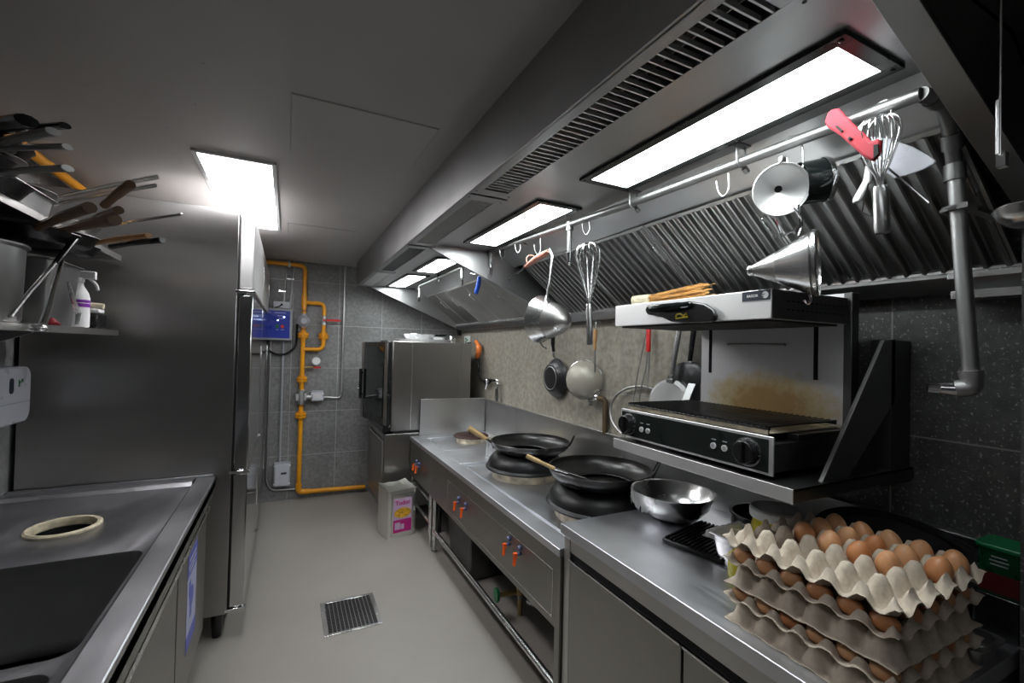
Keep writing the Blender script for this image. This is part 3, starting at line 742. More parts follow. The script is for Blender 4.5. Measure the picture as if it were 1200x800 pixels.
for i in range(N+1):
    for j in range(N+1):
        x, y = i/N*W, j/N*W; z = H + .004 + .035*max(0, abs(i/N-.5)*2-.55)*(1 if j > 2 else .3) + .045*max(0, j/N-.75) + random.uniform(-.003, .003)
        g[i][j] = bm.verts.new(Mt @ Vector((x, y, z-.012)))
for i in range(N):
    for j in range(N):
        bm.faces.new((g[i][j], g[i+1][j], g[i+1][j+1], g[i][j+1]))
bmesh.ops.solidify(bm, geom=list(bm.faces), thickness=.0015)
obj('cut_lid', bm, 'tin_plate', t, sharp=20)
bm = nb(); box(bm, .045, W-.045, -.0032, -.002, .045, .325, Mt); lb = obj('label_sheet', bm, 'mauve', t)
bm = nb(); box(bm, .045, W-.045, -.0042, -.003, .045, .135, Mt); box(bm, .045, W-.045, -.0042, -.003, .136, .150, Mt); obj('label_band', bm, 'magenta', lb)
bm = nb(); box(bm, .058, .105, -.0048, -.004, .070, .128, Mt); box(bm, .110, .140, -.0048, -.004, .070, .112, Mt); obj('label_block', bm, 'mauve', lb)
bm = nb(); lathe(bm, [(0, 0), (.055, 0), (.055, .002), (0, .002)], Mt @ Matrix.Translation((.125, -.0032, .205)) @ Matrix.Rotation(R(90), 4, 'X') @ Matrix.Diagonal((1.35, .75, 1, 1))); obj('label_picture', bm, 'crisps', lb)
Mtx = basis(Mt @ Vector((.125, -.0045, .288)), ux, (0, 0, 1))
obj('label_text', text_bm('Tudor', .052, Mtx, bold=True), 'magenta', lb)

# ================================================================= UNDER THE RANGES
t = thing('storage_container', 'dark lidded steel container on the floor beneath the wok range', 'container', (1.32, 3.1, 0))
bm = nb(); v = box(bm, 1.14, 1.50, 2.86, 3.34, 0.004, .36)
for q in v:
    if q.co.z < .1: q.co.x = 1.32+(q.co.x-1.32)*.86; q.co.y = 3.10+(q.co.y-3.10)*.88
obj('body', bm, 'steel_dark', t, .012)
bm = nb(); box(bm, 1.12, 1.52, 2.84, 3.36, .36, .374); l = obj('lid', bm, 'nonstick', t, .005)
bm = nb()
for dy in (-.03, .03): tube(bm, elbow_path([(1.20, 3.10+dy, .372), (1.20, 3.10+dy, .402), (1.28, 3.10+dy, .402), (1.28, 3.10+dy, .372)], .012), .004, 6)
obj('clip', bm, 'steel_bright', l)
t = thing('gas_valve', 'gas valve with green handwheel on grey pipe under the wok range', 'valve', (1.30, 2.42, 0))
bm = nb(); cyl(bm, (1.30, 2.42, .10), (1.30, 2.42, .42), .017); obj('pipe', bm, 'grey_plastic', t)
bm = nb(); cyl(bm, (1.30, 2.42, .19), (1.30, 2.42, .215), .024); obj('union', bm, 'white_bright', t)
bm = nb(); cyl(bm, (1.16, 2.44, .14), (1.40, 2.41, .14), .016); ball(bm, (1.30, 2.42, .14), .03); cyl(bm, (1.30, 2.42, 0), (1.30, 2.42, .14), .015); obj('body', bm, 'brass', t)
bm = nb(); cyl(bm, (1.145, 2.442, .14), (1.163, 2.44, .14), .042, .038, 18); obj('handwheel', bm, 'green', t, .003)
bm = nb(); cyl(bm, (1.33, 2.38, .10), (1.40, 2.30, .085), .022, .018); cyl(bm, (1.40, 2.30, .085), (1.47, 2.24, .08), .009); obj('coupling', bm, 'chrome', t)
t = thing('gas_valve', 'green valve knob with black body beneath the far range', 'valve', (1.17, 3.78, 0))
bm = nb(); cyl(bm, (1.22, 3.78, 0), (1.22, 3.78, .42), .018); cyl(bm, (1.14, 3.78, .27), (1.24, 3.78, .27), .014); obj('pipe', bm, 'black_plastic', t)
bm = nb(); cyl(bm, (1.12, 3.78, .27), (1.138, 3.78, .27), .036, .030, 16); obj('handwheel', bm, 'green', t, .003)
bm = nb(); lathe(bm, [(0, 0), (.05, 0), (.055, .02), (.055, .16), (.03, .20), (.02, .23), (0, .23)], Matrix.Translation((1.33, 3.64, 0)))
tag(obj('plastic_bottle', bm, 'white_bright'), 'white plastic bottle on the floor beneath the far range', 'bottle')

# ================================================================= FLOOR DRAIN
x0, x1, y0, y1 = .225, .540, 2.665, 3.02
t = thing('floor_drain', 'rectangular steel grate drain set in the grey floor', 'drain', ((x0+x1)/2, (y0+y1)/2, 0))
bm = nb(); f = .026
for a in ((x0, x0+f, y0, y1), (x1-f, x1, y0, y1), (x0+f, x1-f, y0, y0+f*.7), (x0+f, x1-f, y1-f*.7, y1)): box(bm, *a, 0.0, .006)
obj('frame', bm, 'steel_bright', t, .002)
bm = nb(); box(bm, x0+f, x1-f, y0+f*.7, y1-f*.7, .0002, .0008); obj('sump', bm, 'hole_black', t)
bm = nb(); n = 12
for k in range(1, n):
    x = x0+f+(x1-x0-2*f)*k/n; box(bm, x-.0012, x+.0012, y0+f*.7, y1-f*.7, .001, .0055)
for k in range(1, 26):
    y = y0+f*.7+(y1-y0-1.4*f)*k/26; box(bm, x0+f, x1-f, y-.0006, y+.0006, .0009, .0016)
obj('grate', bm, 'steel_old', t)

# ================================================================= LEFT SIDE: REFRIGERATORS
def fridge(y0, y1, label, split_hi):
    t = thing('refrigerator', label, 'refrigerator', (-.67, (y0+y1)/2, 0), 'tall steel refrigerators')
    bm = nb(); box(bm, -1.10, -.252, y0, y1, .14, 2.315); obj('body', bm, 'steel_fridge', t, .003)
    for x in (-1.04, -.30):
        for y in (y0+.06, y1-.06):
            bm = nb(); cyl(bm, (x, y, 0), (x, y, .14), .022, .030, 16); obj('leg', bm, 'black_plastic', t)
    bm = nb(); box(bm, -.252, -.246, y0+.004, y1-.004, .15, 2.30); obj('gasket', bm, 'black_matt', t)
    for i, (a, b) in enumerate(((.165, .885), (.905, 1.86), (1.895, 2.29))):
        bm = nb(); box(bm, -.244, -.175, y0+.004, y1-.004, a, b); d = obj('door', bm, 'steel_door' if i < 2 else 'steel_satin', t, .006)  # top door in paler steel, painting in the glare of the lamp
        bm = nb(); box(bm, -.1765, -.170, y1-.05, y1-.03, a+.3*(b-a), a+.7*(b-a)); obj('handle', bm, 'steel_bright', d, .002)
    for z in (.155, .895, 1.877):
        bm = nb(); box(bm, -.262, -.165, y0-.003, y0+.030, z-.008, z+.008); cyl(bm, (-.205, y0+.012, z-.014), (-.205, y0+.012, z+.014), .008, seg=10); obj('hinge', bm, 'chrome', t, .002)
    return t
fridge(2.86, 3.95, 'tall steel refrigerator whose broad side faces the sink counter', 0)
fridge(3.97, 5.05, 'tall steel refrigerator beyond the first, next to the back wall', 0)

# ================================================================= SINK COUNTER
t = thing('sink_counter', 'stainless steel sink counter with two deep basins on the left', 'sink counter', (-.72, 1.4, 0))
bm = nb(); box(bm, XL+.004, -.32, -.30, 2.85, .832, .872); top = obj('worktop', bm, 'steel_sink', t)
cut = []
c1 = nb(); prism(c1, rrect(-1.00, -.422, 1.385, 1.985, .045), 'z', .80, .90); cut.append(c1)
c2 = nb(); prism(c2, rrect(-1.00, -.432, .70, 1.335, .045), 'z', .80, .90); cut.append(c2)
c3 = nb(); prism(c3, [(-.745+.098*math.cos(2*PI*k/40), 2.315+.098*math.sin(2*PI*k/40)) for k in range(40)], 'z', .80, .90); cut.append(c3)
carve(top, cut)
b = top.modifiers.new('bevel', 'BEVEL'); b.width = .002; b.segments = 2; b.limit_method = 'ANGLE'; b.angle_limit = R(50)
bm = nb()
prism(bm, [(-.32, .832), (-.32, .888), (-.324, .891), (-.398, .891), (-.412, .874), (-.412, .832)], 'y', -.30, 2.85)
obj('front_ledge', bm, 'steel_sink', t, .001)
bm = nb(); box(bm, XL+.004, -.412, 2.775, 2.852, .870, .889); prism(bm, [(2.755, .872), (2.780, .889), (2.780, .872)], 'x', XL+.004, -.412); box(bm, XL+.004, -.33, 2.836, 2.85, .885, .900)
obj('rear_ledge', bm, 'steel_sink', t, .001)
def basin(x0, x1, y0, y1, d):
    bm = nb(); rings = []
    for z, off, rr_ in ((.872, 0, .045), (.866, -.003, .045), (.872-d*.9, -.010, .05), (.872-d, -.04, .05)):
        rings.append([bm.verts.new((p[0], p[1], z)) for p in rrect(x0-off*0+(-off), x1+off, y0-off, y1+off, rr_, 8)])
    n = len(rings[0])
    for a, b_ in zip(rings, rings[1:]):
        for i in range(n): bm.faces.new((a[i], a[(i+1) % n], b_[(i+1) % n], b_[i]))
    bm.faces.new(rings[-1])
    bmesh.ops.solidify(bm, geom=list(bm.faces), thickness=.0012)
    o = obj('basin', bm, 'steel_old', t, sharp=50)
    bm = nb(); cx, cy = (x0+x1)/2, (y0+y1)/2; lathe(bm, [(.045, .004), (.04, .001), (.03, -.002), (0, -.002)], Matrix.Translation((cx, cy, .874-d))); obj('drain_strainer', bm, 'chrome', o)
basin(-1.00, -.422, 1.385, 1.985, .28); basin(-1.00, -.432, .70, 1.335, .28)
bm = nb(); lathe(bm, [(.096, .872), (.110, .872), (.112, .880), (.105, .886), (.096, .884), (.091, .874), (.091, .855), (.096, .855)], Matrix.Translation((-.745, 2.315, 0)), 44, close=True); ch = obj('waste_chute_ring', bm, 'cream_dirty', t)
bm = nb(); lathe(bm, [(.097, .85), (.097, .55), (0, .55)], Matrix.Translation((-.745, 2.315, 0))); obj('chute', bm, 'black_matt', ch)
bm = nb(); box(bm, XL+.01, -.372, -.28, 2.84, .12, .16); box(bm, XL+.01, -.372, 2.745, 2.84, .12, .832); box(bm, XL+.01, XL+.02, -.28, 2.84, .12, .832); box(bm, -.384, -.324, -.28, 2.84, .790, .833); box(bm, -.45, -.372, 1.985, 2.05, .12, .80)
obj('body', bm, 'steel_panel', t, .001)
for i, (a, b_) in enumerate(((2.055, 2.70), (1.38, 2.035), (.70, 1.36))):
    bm = nb(); box(bm, -.372, -.336, a, b_, .175, .765); d = obj('door', bm, 'steel_panel', t, .002)
    bm = nb(); prism(bm, [(-.336, .760), (-.322, .762), (-.322, .784), (-.326, .784), (-.342, .766)], 'y', a, b_); obj('grip_profile', bm, 'steel_bright', d)
    if i == 0:
        bm = nb(); box(bm, -.3355, -.3345, 2.235, 2.44, .32, .72); s = obj('notice_sticker', bm, 'label_pale', d)
        bm = nb(); box(bm, -.3348, -.3339, 2.235, 2.44, .625, .72); obj('notice_band', bm, 'label_blue', s)
        bm = nb(); box(bm, -.3348, -.3339, 2.235, 2.44, .32, .385); obj('notice_band', bm, 'label_blue', s)
        bm = nb(); lathe(bm, [(0, 0), (.045, 0), (.045, .001), (0, .001)], Matrix.Translation((-.3348, 2.33, .52)) @ Matrix.Rotation(R(90), 4, 'Y')); box(bm, -.3348, -.3339, 2.30, 2.34, .44, .50); box(bm, -.3348, -.3339, 2.27, 2.31, .54, .60); obj('notice_picture', bm, 'label_blue', s)
        bm = nb()
        for zz, l in ((.69, .14), (.665, .16), (.645, .12)): box(bm, -.3342, -.3336, 2.337-l/2, 2.337+l/2, zz-.004, zz+.004)
        obj('notice_lines', bm, 'paper', s)
for x in (-1.06, -.42):
    for y in (-.2, 1.35, 2.78):
        bm = nb(); cyl(bm, (x, y, 0), (x, y, .12), .024); obj('foot', bm, 'black_plastic', t)

# ================================================================= WALL SHELVES ON THE LEFT
def shelf(z, th, label):
    t = thing('wall_shelf', label, 'shelf', (-.92, 2.0, z-th), 'steel wall shelves over the sink')
    bm = nb(); box(bm, XL+.002, -.73, .60, 2.80, z-.004, z); box(bm, -.734, -.73, .60, 2.80, z-th, z); box(bm, XL+.002, -.73, 2.796, 2.80, z-th, z); obj('shelf_board', bm, 'steel_brushed_y', t, .001)
    for y in (1.0, 2.1):
        bm = nb(); prism(bm, [(XL+.002, z-.006), (-.76, z-.006), (-.78, z-.03), (XL+.03, z-.16), (XL+.002, z-.16)], 'y', y, y+.012); obj('bracket', bm, 'steel_old', t)
shelf(1.645, .026, 'lower steel wall shelf holding the stock pot and spray bottle')
shelf(2.005, .026, 'upper steel wall shelf loaded with frying pans near the ceiling')

# soap dispenser
t = thing('towel_dispenser', 'white plastic paper towel dispenser on the wall under the shelf', 'dispenser', (-1.05, 2.45, 1.24))
bm = nb()
prism(bm, rrect(2.20, 2.745, 1.235, 1.475, .05, 8), 'x', XL+.002, -1.01); o = obj('body', bm, 'white_plastic', t, .010)
bm = nb(); box(bm, -1.0105, -1.0085, 2.23, 2.73, 1.322, 1.325); obj('seam', bm, 'grey_plastic', o)
bm = nb(); prism(bm, rrect(2.565, 2.595, 1.365, 1.43, .014, 5), 'x', -1.0105, -1.008); obj('viewing_slot', bm, 'logo_dark', o)
bm = nb(); box(bm, -1.0105, -1.0088, 2.635, 2.642, 1.39, 1.42); box(bm, -1.0105, -1.0088, 2.642, 2.652, 1.405, 1.412); cyl(bm, (-1.0105, 2.665, 1.415), (-1.0088, 2.665, 1.415), .008); obj('emblem', bm, 'green', o)

# ================================================================= SALAMANDER SHELF
t = thing('wall_shelf', 'steel bracket shelf carrying the salamander grill above the counter', 'shelf', (1.49, 1.07, 1.20))
bm = nb(); box(bm, 1.176, 1.180, .720, 1.434, 1.216, 1.254); obj('front_lip', bm, 'steel_satin', t, .001)
bm = nb(); box(bm, 1.18, XW-.004, .722, 1.432, 1.246, 1.252); box(bm, 1.18, XW-.004, .722, .726, 1.216, 1.252); box(bm, 1.18, XW-.004, 1.428, 1.432, 1.216, 1.252); box(bm, 1.62, 1.80, .73, 1.43, 1.205, 1.246); obj('shelf_board', bm, 'steel_dark', t, .001)
for y0, y1 in ((.733, .745), (1.405, 1.417)):
    near_poly = [(PY(*q_, .739).x, PY(*q_, .739).z) for q_ in ((952, 585), (978, 580), (1046, 470), (1047, 397), (1034, 399))]
    bm = nb(); prism(bm, near_poly if y0 < 1 else [(1.52, 1.252), (1.78, 1.252), (1.78, 1.46), (1.70, 1.46)], 'y', y0, y1); br = obj('bracket', bm, 'steel_shade', t, .001)  # bracket plate's shade under the overhead lamps put into a darker steel
    bm = nb(); box(bm, 1.69, XW-.003, y0, y1+.045, 1.21, 1.655 if y0 < 1 else 1.46); obj('upright', bm, 'steel_dark', br, .001)

# ================================================================= SALAMANDER
SX = 1.205; Y0, Y1 = .792, 1.424
t = thing('salamander_grill', 'electric salamander grill with raised steel canopy on the wall shelf', 'grill', (1.40, 1.10, 1.252))
bm = nb(); box(bm, SX+.006, 1.60, Y0+.005, Y1-.004, 1.272, 1.352); box(bm, SX+.12, 1.60, Y0+.005, Y0+.04, 1.352, 1.372); box(bm, SX+.12, 1.60, Y1-.04, Y1-.005, 1.352, 1.372); b0 = obj('body', bm, 'steel_dark', t, .002)
bm = nb()
for x in (SX+.05, 1.56):
    for y in (Y0+.05, Y1-.05): cyl(bm, (x, y, 1.252), (x, y, 1.273), .014, seg=12)
obj('feet', bm, 'black_plastic', t)
bm = nb(); box(bm, SX, SX+.006, Y0, Y1, 1.264, 1.373); cp = obj('front_bezel', bm, 'steel_satin', t, .002)
bm = nb(); box(bm, SX-.0015, SX+.001, Y0+.014, Y1-.006, 1.272, 1.364); pl = obj('control_panel', bm, 'panel_black', t)
for i, y in enumerate((1.378, .868)):
    r = .039
    bm = nb(); cyl(bm, (SX-.001, y, 1.318), (SX-.004, y, 1.318), r*1.08, seg=36); kr = obj('knob', bm, 'steel_bright', pl)
    bm = nb(); cyl(bm, (SX-.004, y, 1.318), (SX-.028, y, 1.318), r, r*.82, 36); box(bm, SX-.036, SX-.02, y-.006, y+.006, 1.318-r*.8, 1.318+r*.8); kb = obj('knob_cap', bm, 'black_plastic', pl, .002)
    bm = nb()
    for k in range(11):
        a = R(-120+k*24); cy_, cz = y+math.sin(a)*r*.95, 1.318+math.cos(a)*r*.95
        box(bm, SX-.0075, SX-.0055, cy_-.0012, cy_+.0012, cz-.0012, cz+.0012)
    obj('dial_marks', bm, 'paper', pl)
for k, y in enumerate((1.305, 1.272, .985, .945)):
    bm = nb(); cyl(bm, (SX-.0012, y, 1.308 if k < 2 else 1.312), (SX-.005, y, 1.308 if k < 2 else 1.312), .0098, seg=20); bt = obj('push_button', bm, 'paper', pl)
    bm = nb(); cyl(bm, (SX-.005, y, 1.308 if k < 2 else 1.312), (SX-.0056, y, 1.308 if k < 2 else 1.312), .0058, seg=14); obj('button_mark', bm, 'grey_plastic', bt)
    bm = nb(); box(bm, SX-.0022, SX-.001, y-.008, y+.008, 1.330, 1.3335); obj('caption_line', bm, 'grey_plastic', pl)
# grid and drip tray
bm = nb()
tube(bm, [(SX+.012, Y0+.02, 1.392), (SX+.012, Y1-.03, 1.392)], .0045, 8); tube(bm, [(1.54, Y0+.02, 1.392), (1.54, Y1-.03, 1.392)], .0045, 8)
k = Y0+.025
while k < Y1-.03: tube(bm, [(SX+.002, k, 1.398), (1.55, k, 1.398)], .0034, 6); k += .0195
obj('cooking_grid', bm, 'iron_black', t)
bm = nb(); box(bm, SX+.028, 1.57, Y0+.03, Y1-.03, 1.374, 1.377); box(bm, SX+.020, SX+.028, Y0+.03, Y1-.03, 1.372, 1.391); obj('drip_tray', bm, 'ceramic_warm', t, .001)
bm = nb(); box(bm, 1.572, 1.585, Y0+.012, Y1-.07, 1.352, 1.80); bp = obj('back_plate', bm, 'steel_stained', t)
for y in (Y1-.115, Y0+.10):
    bm = nb(); box(bm, 1.5705, 1.572, y-.007, y+.007, 1.52, 1.70); obj('lift_slot', bm, 'hole_black', bp)
bm = nb(); tube(bm, [(1.566, Y0+.20, 1.637), (1.566, Y1-.20, 1.637)], .005, 8); obj('guide_rib', bm, 'steel_old', bp)
bm = nb(); box(bm, 1.56, 1.60, Y0-.012, Y0+.012, 1.26, 1.80); box(bm, 1.586, 1.62, Y0, Y1-.06, 1.26, 1.80); obj('rear_column', bm, 'steel_dark', t, .002)
bm = nb(); box(bm, 1.185, 1.555, Y0-.002, Y1+.025, 1.700, 1.782); hd = obj('canopy', bm, 'steel_satin', t, .002)
bm = nb(); box(bm, 1.186, 1.554, Y0-.0035, Y0-.0015, 1.701, 1.781); cs = obj('side_panel', bm, 'steel_dark', t)
bm = nb()
for k in range(13):
    for z in (1.728, 1.752): box(bm, 1.25+k*.022, 1.262+k*.022, Y0-.0045, Y0-.0033, z-.002, z+.002)
obj('vent_slots', bm, 'hole_black', cs)
bm = nb(); box(bm, 1.20, 1.54, Y0+.02, Y1, 1.694, 1.700); obj('heating_element', bm, 'black_matt', t)
# handle with yellow mark
hx = 1.185
hpts = [(PX(a_, b_, hx).y, PX(a_, b_, hx).z) for a_, b_ in ((760, 364), (762, 358.5), (768, 357), (806, 354), (815, 353.5), (830, 356), (840, 363), (843, 370), (841, 376), (835, 378), (806, 379), (790, 377), (780, 372), (772, 370), (763, 369))]
bm = nb(); prism(bm, hpts, 'x', hx-.020, hx); h1 = obj('handle', bm, 'black_plastic', t, .006)
bm = nb(); tube(bm, smooth_path([PX(762, 362, hx-.018), PX(775, 360.5, hx-.03), PX(800, 357.5, hx-.032), PX(811, 356, hx-.02)], 4), [.010]*4+[.012]*4+[.010]*4+[.006], 10); obj('grip_bar', bm, 'black_glass', h1)
bm = nb()
tube(bm, [PX(a_, b_, hx-.021) for a_, b_ in ((792, 371.5), (793, 368.5), (797, 367.5), (801, 370), (804, 367), (806, 371), (792, 373))], .0030, 6)
obj('hot_mark', bm, 'yellow', h1)
BY0, BY1 = PX(903, 345, hx).y, PX(870, 348, hx).y
bm = nb(); box(bm, hx-.0012, hx, BY0, BY1, 1.7525, 1.7805); bd = obj('badge', bm, 'logo_dark', t)
Mtx = basis((hx-.0014, BY0+(BY1-BY0)*.62, 1.7660), (0, -1, 0), (0, 0, 1))
obj('badge_text', text_bm('FAGOR', .0105, Mtx, .0003, True), 'white_bright', bd)
bm = nb(); cyl(bm, (hx-.0012, BY0+.015, 1.7665), (hx-.0018, BY0+.015, 1.7665), .0098, seg=24); em = obj('emblem', bm, 'white_bright', bd)
bm = nb(); box(bm, hx-.0024, hx-.0018, BY0+.015, BY0+.0265, 1.7675, 1.7695); box(bm, hx-.0024, hx-.0018, BY0+.018, BY0+.0265, 1.7615, 1.7635); obj('emblem_cut', bm, 'logo_dark', em)

# bundle of skewers on the canopy
t = thing('skewer_bundle', 'bundle of wooden skewers held in a white ribbed tube on the salamander', 'skewers', (1.26, 1.27, 1.784))
bm = nb(); p0 = Vector((1.235, 1.395, 1.803)); p1 = Vector((1.245, 1.315, 1.803)); d = (p1-p0)
for k in range(9): cyl(bm, p0+d*k/9, p0+d*(k+.86)/9, .0195, seg=20)
cyl(bm, p0, p1, .0175, seg=20); obj('sleeve', bm, 'cream', t)
sd = random.Random(3)
bm = nb()
for k in range(46):
    a = sd.uniform(0, 2*PI); q = math.sqrt(sd.random())*.016
    s = Vector((1.246+math.cos(a)*q, 1.318, 1.803+math.sin(a)*q))
    e = Vector((1.26+math.cos(a)*q*2.2+sd.uniform(-.014, .014), 1.318-sd.uniform(.20, .265), 1.812+math.sin(a)*q*1.3+sd.uniform(-.006, .018)))
    cyl(bm, s, e, .0019, .0013, 5)
o = obj('skewers', bm, 'skewer_wood', t); o['kind'] = 'stuff'

# ================================================================= THINGS ON THE NEAR COUNTER
t = thing('mixing_bowl', 'large stainless steel mixing bowl on the counter beside the woks', 'bowl', (1.525, 1.455, .88))
prof = [(0, 0), (.07, 0), (.115, .022), (.15, .062), (.168, .112), (.1685, .118), (.174, .120)]; inn = [(.166, .116), (.147, .064), (.112, .026), (.068, .004), (0, .004)]
bm = nb(); lathe(bm, prof+inn, Matrix.Translation((1.525, 1.455, .8805)), 56); obj('body', bm, 'steel_bright', t)
bm = nb()
for k in range(26):
    a = R(120+k*3.2); r = .170
    v = [bm.verts.new((1.525+math.cos(a)*(r+.003+sd.uniform(0, .006)), 1.455+math.sin(a)*(r+.003+sd.uniform(0, .006)), z+.8805)) for z in (.121, .10-sd.uniform(0, .01), .075-sd.uniform(0, .03))]
    if k: bm.faces.new((pv[0], pv[1], v[1], v[0])); bm.faces.new((pv[1], pv[2], v[2], v[1]))
    pv = v
obj('cling_film', bm, 'film', t)

t = thing('ribbed_grill_pan', 'black ribbed cast iron griddle plate lying beside the steel bowl', 'griddle plate', (1.46, 1.21, .88))
Mg = basis((1.46, 1.205, .881), (.96, .22, 0), (-.22, .96, 0))
bm = nb(); box(bm, -.145, .145, -.115, .115, 0, .016, Mg); obj('plate', bm, 'iron_black', t, .006)
bm = nb()
for k in range(13): box(bm, -.135, .135, -.10+k*.0165, -.093+k*.0165, .016, .023, Mg)
obj('ribs', bm, 'iron_black', t)

t = thing('food_container', 'small deep steel container covered with cling film beside the egg trays', 'container', (1.43, 1.045, .88))
Mg = basis((1.425, 1.06, .8805), (.97, .06, 0), (-.06, .97, 0))
def tub(bm, M_, w0, d0, w1, d1, h, th=.002):
    L = []
    for z, w_, d_ in ((0, w0, d0), (h, w1, d1), (h, w1+.022, d1+.022), (h+.003, w1+.022, d1+.022), (h+.003, w1-.004, d1-.004), (.003, w0-.004, d0-.004)):
        L.append([bm.verts.new(M_ @ Vector((p[0], p[1], z))) for p in rrect(-w_/2, w_/2, -d_/2, d_/2, .022, 5)])
    n = len(L[0])
    for a, b_ in zip(L, L[1:]):
        for i in range(n): bm.faces.new((a[i], a[(i+1) % n], b_[(i+1) % n], b_[i]))
    bm.faces.new(L[0][::-1]); bm.faces.new(L[-1])
bm = nb(); tub(bm, Mg, .135, .085, .165, .10, .098); obj('body', bm, 'steel_bright', t)
bm = nb(); N = 14; gg = [[bm.verts.new(Mg @ Vector(((i/N-.5)*.205, (j/N-.5)*.138, .104 - (.02 if (i in (0, N) or j in (0, N)) else 0) + sd.uniform(-.002, .0025)))) for j in range(N+1)] for i in range(N+1)]
for i in range(N):
    for j in range(N): bm.faces.new((gg[i][j], gg[i+1][j], gg[i+1][j+1], gg[i][j+1]))
obj('cling_film', bm, 'film', t, sharp=20)

bm = nb(); lathe(bm, [(0, 0), (.112, 0), (.120, .01), (.122, .10), (.130, .105), (.130, .11), (.117, .108), (.115, .012), (.108, .005), (0, .005)], Matrix.Translation((1.665, 1.12, .8805)), 48)
# deep pot ring behind the griddle
pot = obj('dark_pot', bm, 'nonstick'); tag(pot, 'low dark round pot in shadow under the salamander shelf', 'pot')

t = thing('plastic_tub', 'yellow tub with a wide white lid behind the egg trays', 'tub', (1.40, .905, .88))
bm = nb(); lathe(bm, [(0, 0), (.066, 0), (.072, .006), (.072, .150), (.066, .172), (.064, .18), (0, .18)], Matrix.Translation((1.47, .955, .8805))); obj('body', bm, 'yellow', t)
bm = nb(); lathe(bm, [(0, .178), (.075, .178), (.078, .183), (.078, .206), (.073, .212), (0, .212)], Matrix.Translation((1.47, .955, .8805))); obj('lid', bm, 'white_bright', t)
bm = nb(); lathe(bm, [(0, 0), (.030, 0), (.033, .005), (.033, .07), (.02, .085), (0, .085)], Matrix.Translation((1.325, .99-.01, .8805)))
tag(obj('oil_jar', bm, 'oil_yellow'), 'small jar of yellow oil between the steel container and egg trays', 'jar')

# big round black pan leaning on the splashback
t = thing('round_tray', 'large black round pan leaning on the splashback behind the eggs', 'pan', (1.72, .72, .88))
Mr = aim((-1, .05, .30), (1.735, .72, 1.00)) @ Matrix.Diagonal((1, 1.75, 1, 1))
Mr = Matrix.Translation((1.73, .735, .995)) @ Matrix.Rotation(R(-72), 4, 'Y') @ Matrix.Diagonal((.62, 1.35, 1, 1))
bm = nb(); lathe(bm, [(0, 0), (.14, 0), (.168, .022), (.176, .024), (.178, .019), (.15, -.006), (0, -.006)], Mr, 56); obj('body', bm, 'nonstick', t)

# green-lidded tub and stacked pan lids at the right edge
t = thing('spice_tub', 'black tub with green lid and red band at the right edge', 'tub', (1.722, .488, .988))
Mg = basis((1.722, .488, .928), (1, 0, 0), (0, 1, 0))
bm = nb(); prism(bm, rrect(-.05, .05, -.045, .045, .012, 4), 'z', .06, .175); bmesh.ops.transform(bm, matrix=Mg, verts=bm.verts); tb = obj('body', bm, 'green_dark', t)
bm = nb(); prism(bm, rrect(-.0505, .0505, -.0455, .0455, .012, 4), 'z', .065, .115); bmesh.ops.transform(bm, matrix=Mg, verts=bm.verts); obj('label_band', bm, 'red_dark', tb)
bm = nb()
for z, l in ((.158, .045), (.148, .055), (.138, .05)): box(bm, -.0515, -.0503, -l/3, l/3, z-.0015, z+.0015, Mg)
obj('label_lines', bm, 'grey_plastic', tb)
bm = nb(); prism(bm, rrect(-.054, .054, -.049, .049, .014, 4), 'z', .175, .187); bmesh.ops.transform(bm, matrix=Mg, verts=bm.verts); obj('lid', bm, 'green', t, .003)
bm = nb(); prism(bm, rrect(-.06, .06, -.045, .05, .01, 4), 'z', -.047, .06); bmesh.ops.transform(bm, matrix=Mg, verts=bm.verts); tag(obj('plastic_crate', bm, 'black_plastic', None, .003), 'low black plastic block beneath the green-lidded tub', 'crate')
for k, (z, y) in enumerate(((.881, .47), (.90, .475))): pass
t = thing('gastronorm_lid', 'shallow dark steel tray at the right end of the counter', 'tray', (1.53, .52, .88))
bm = nb(); tub(bm, basis((1.53, .505, .8805), (1, 0, 0), (0, 1, 0)), .11, .085, .115, .09, .035); obj('body', bm, 'steel_old', t)

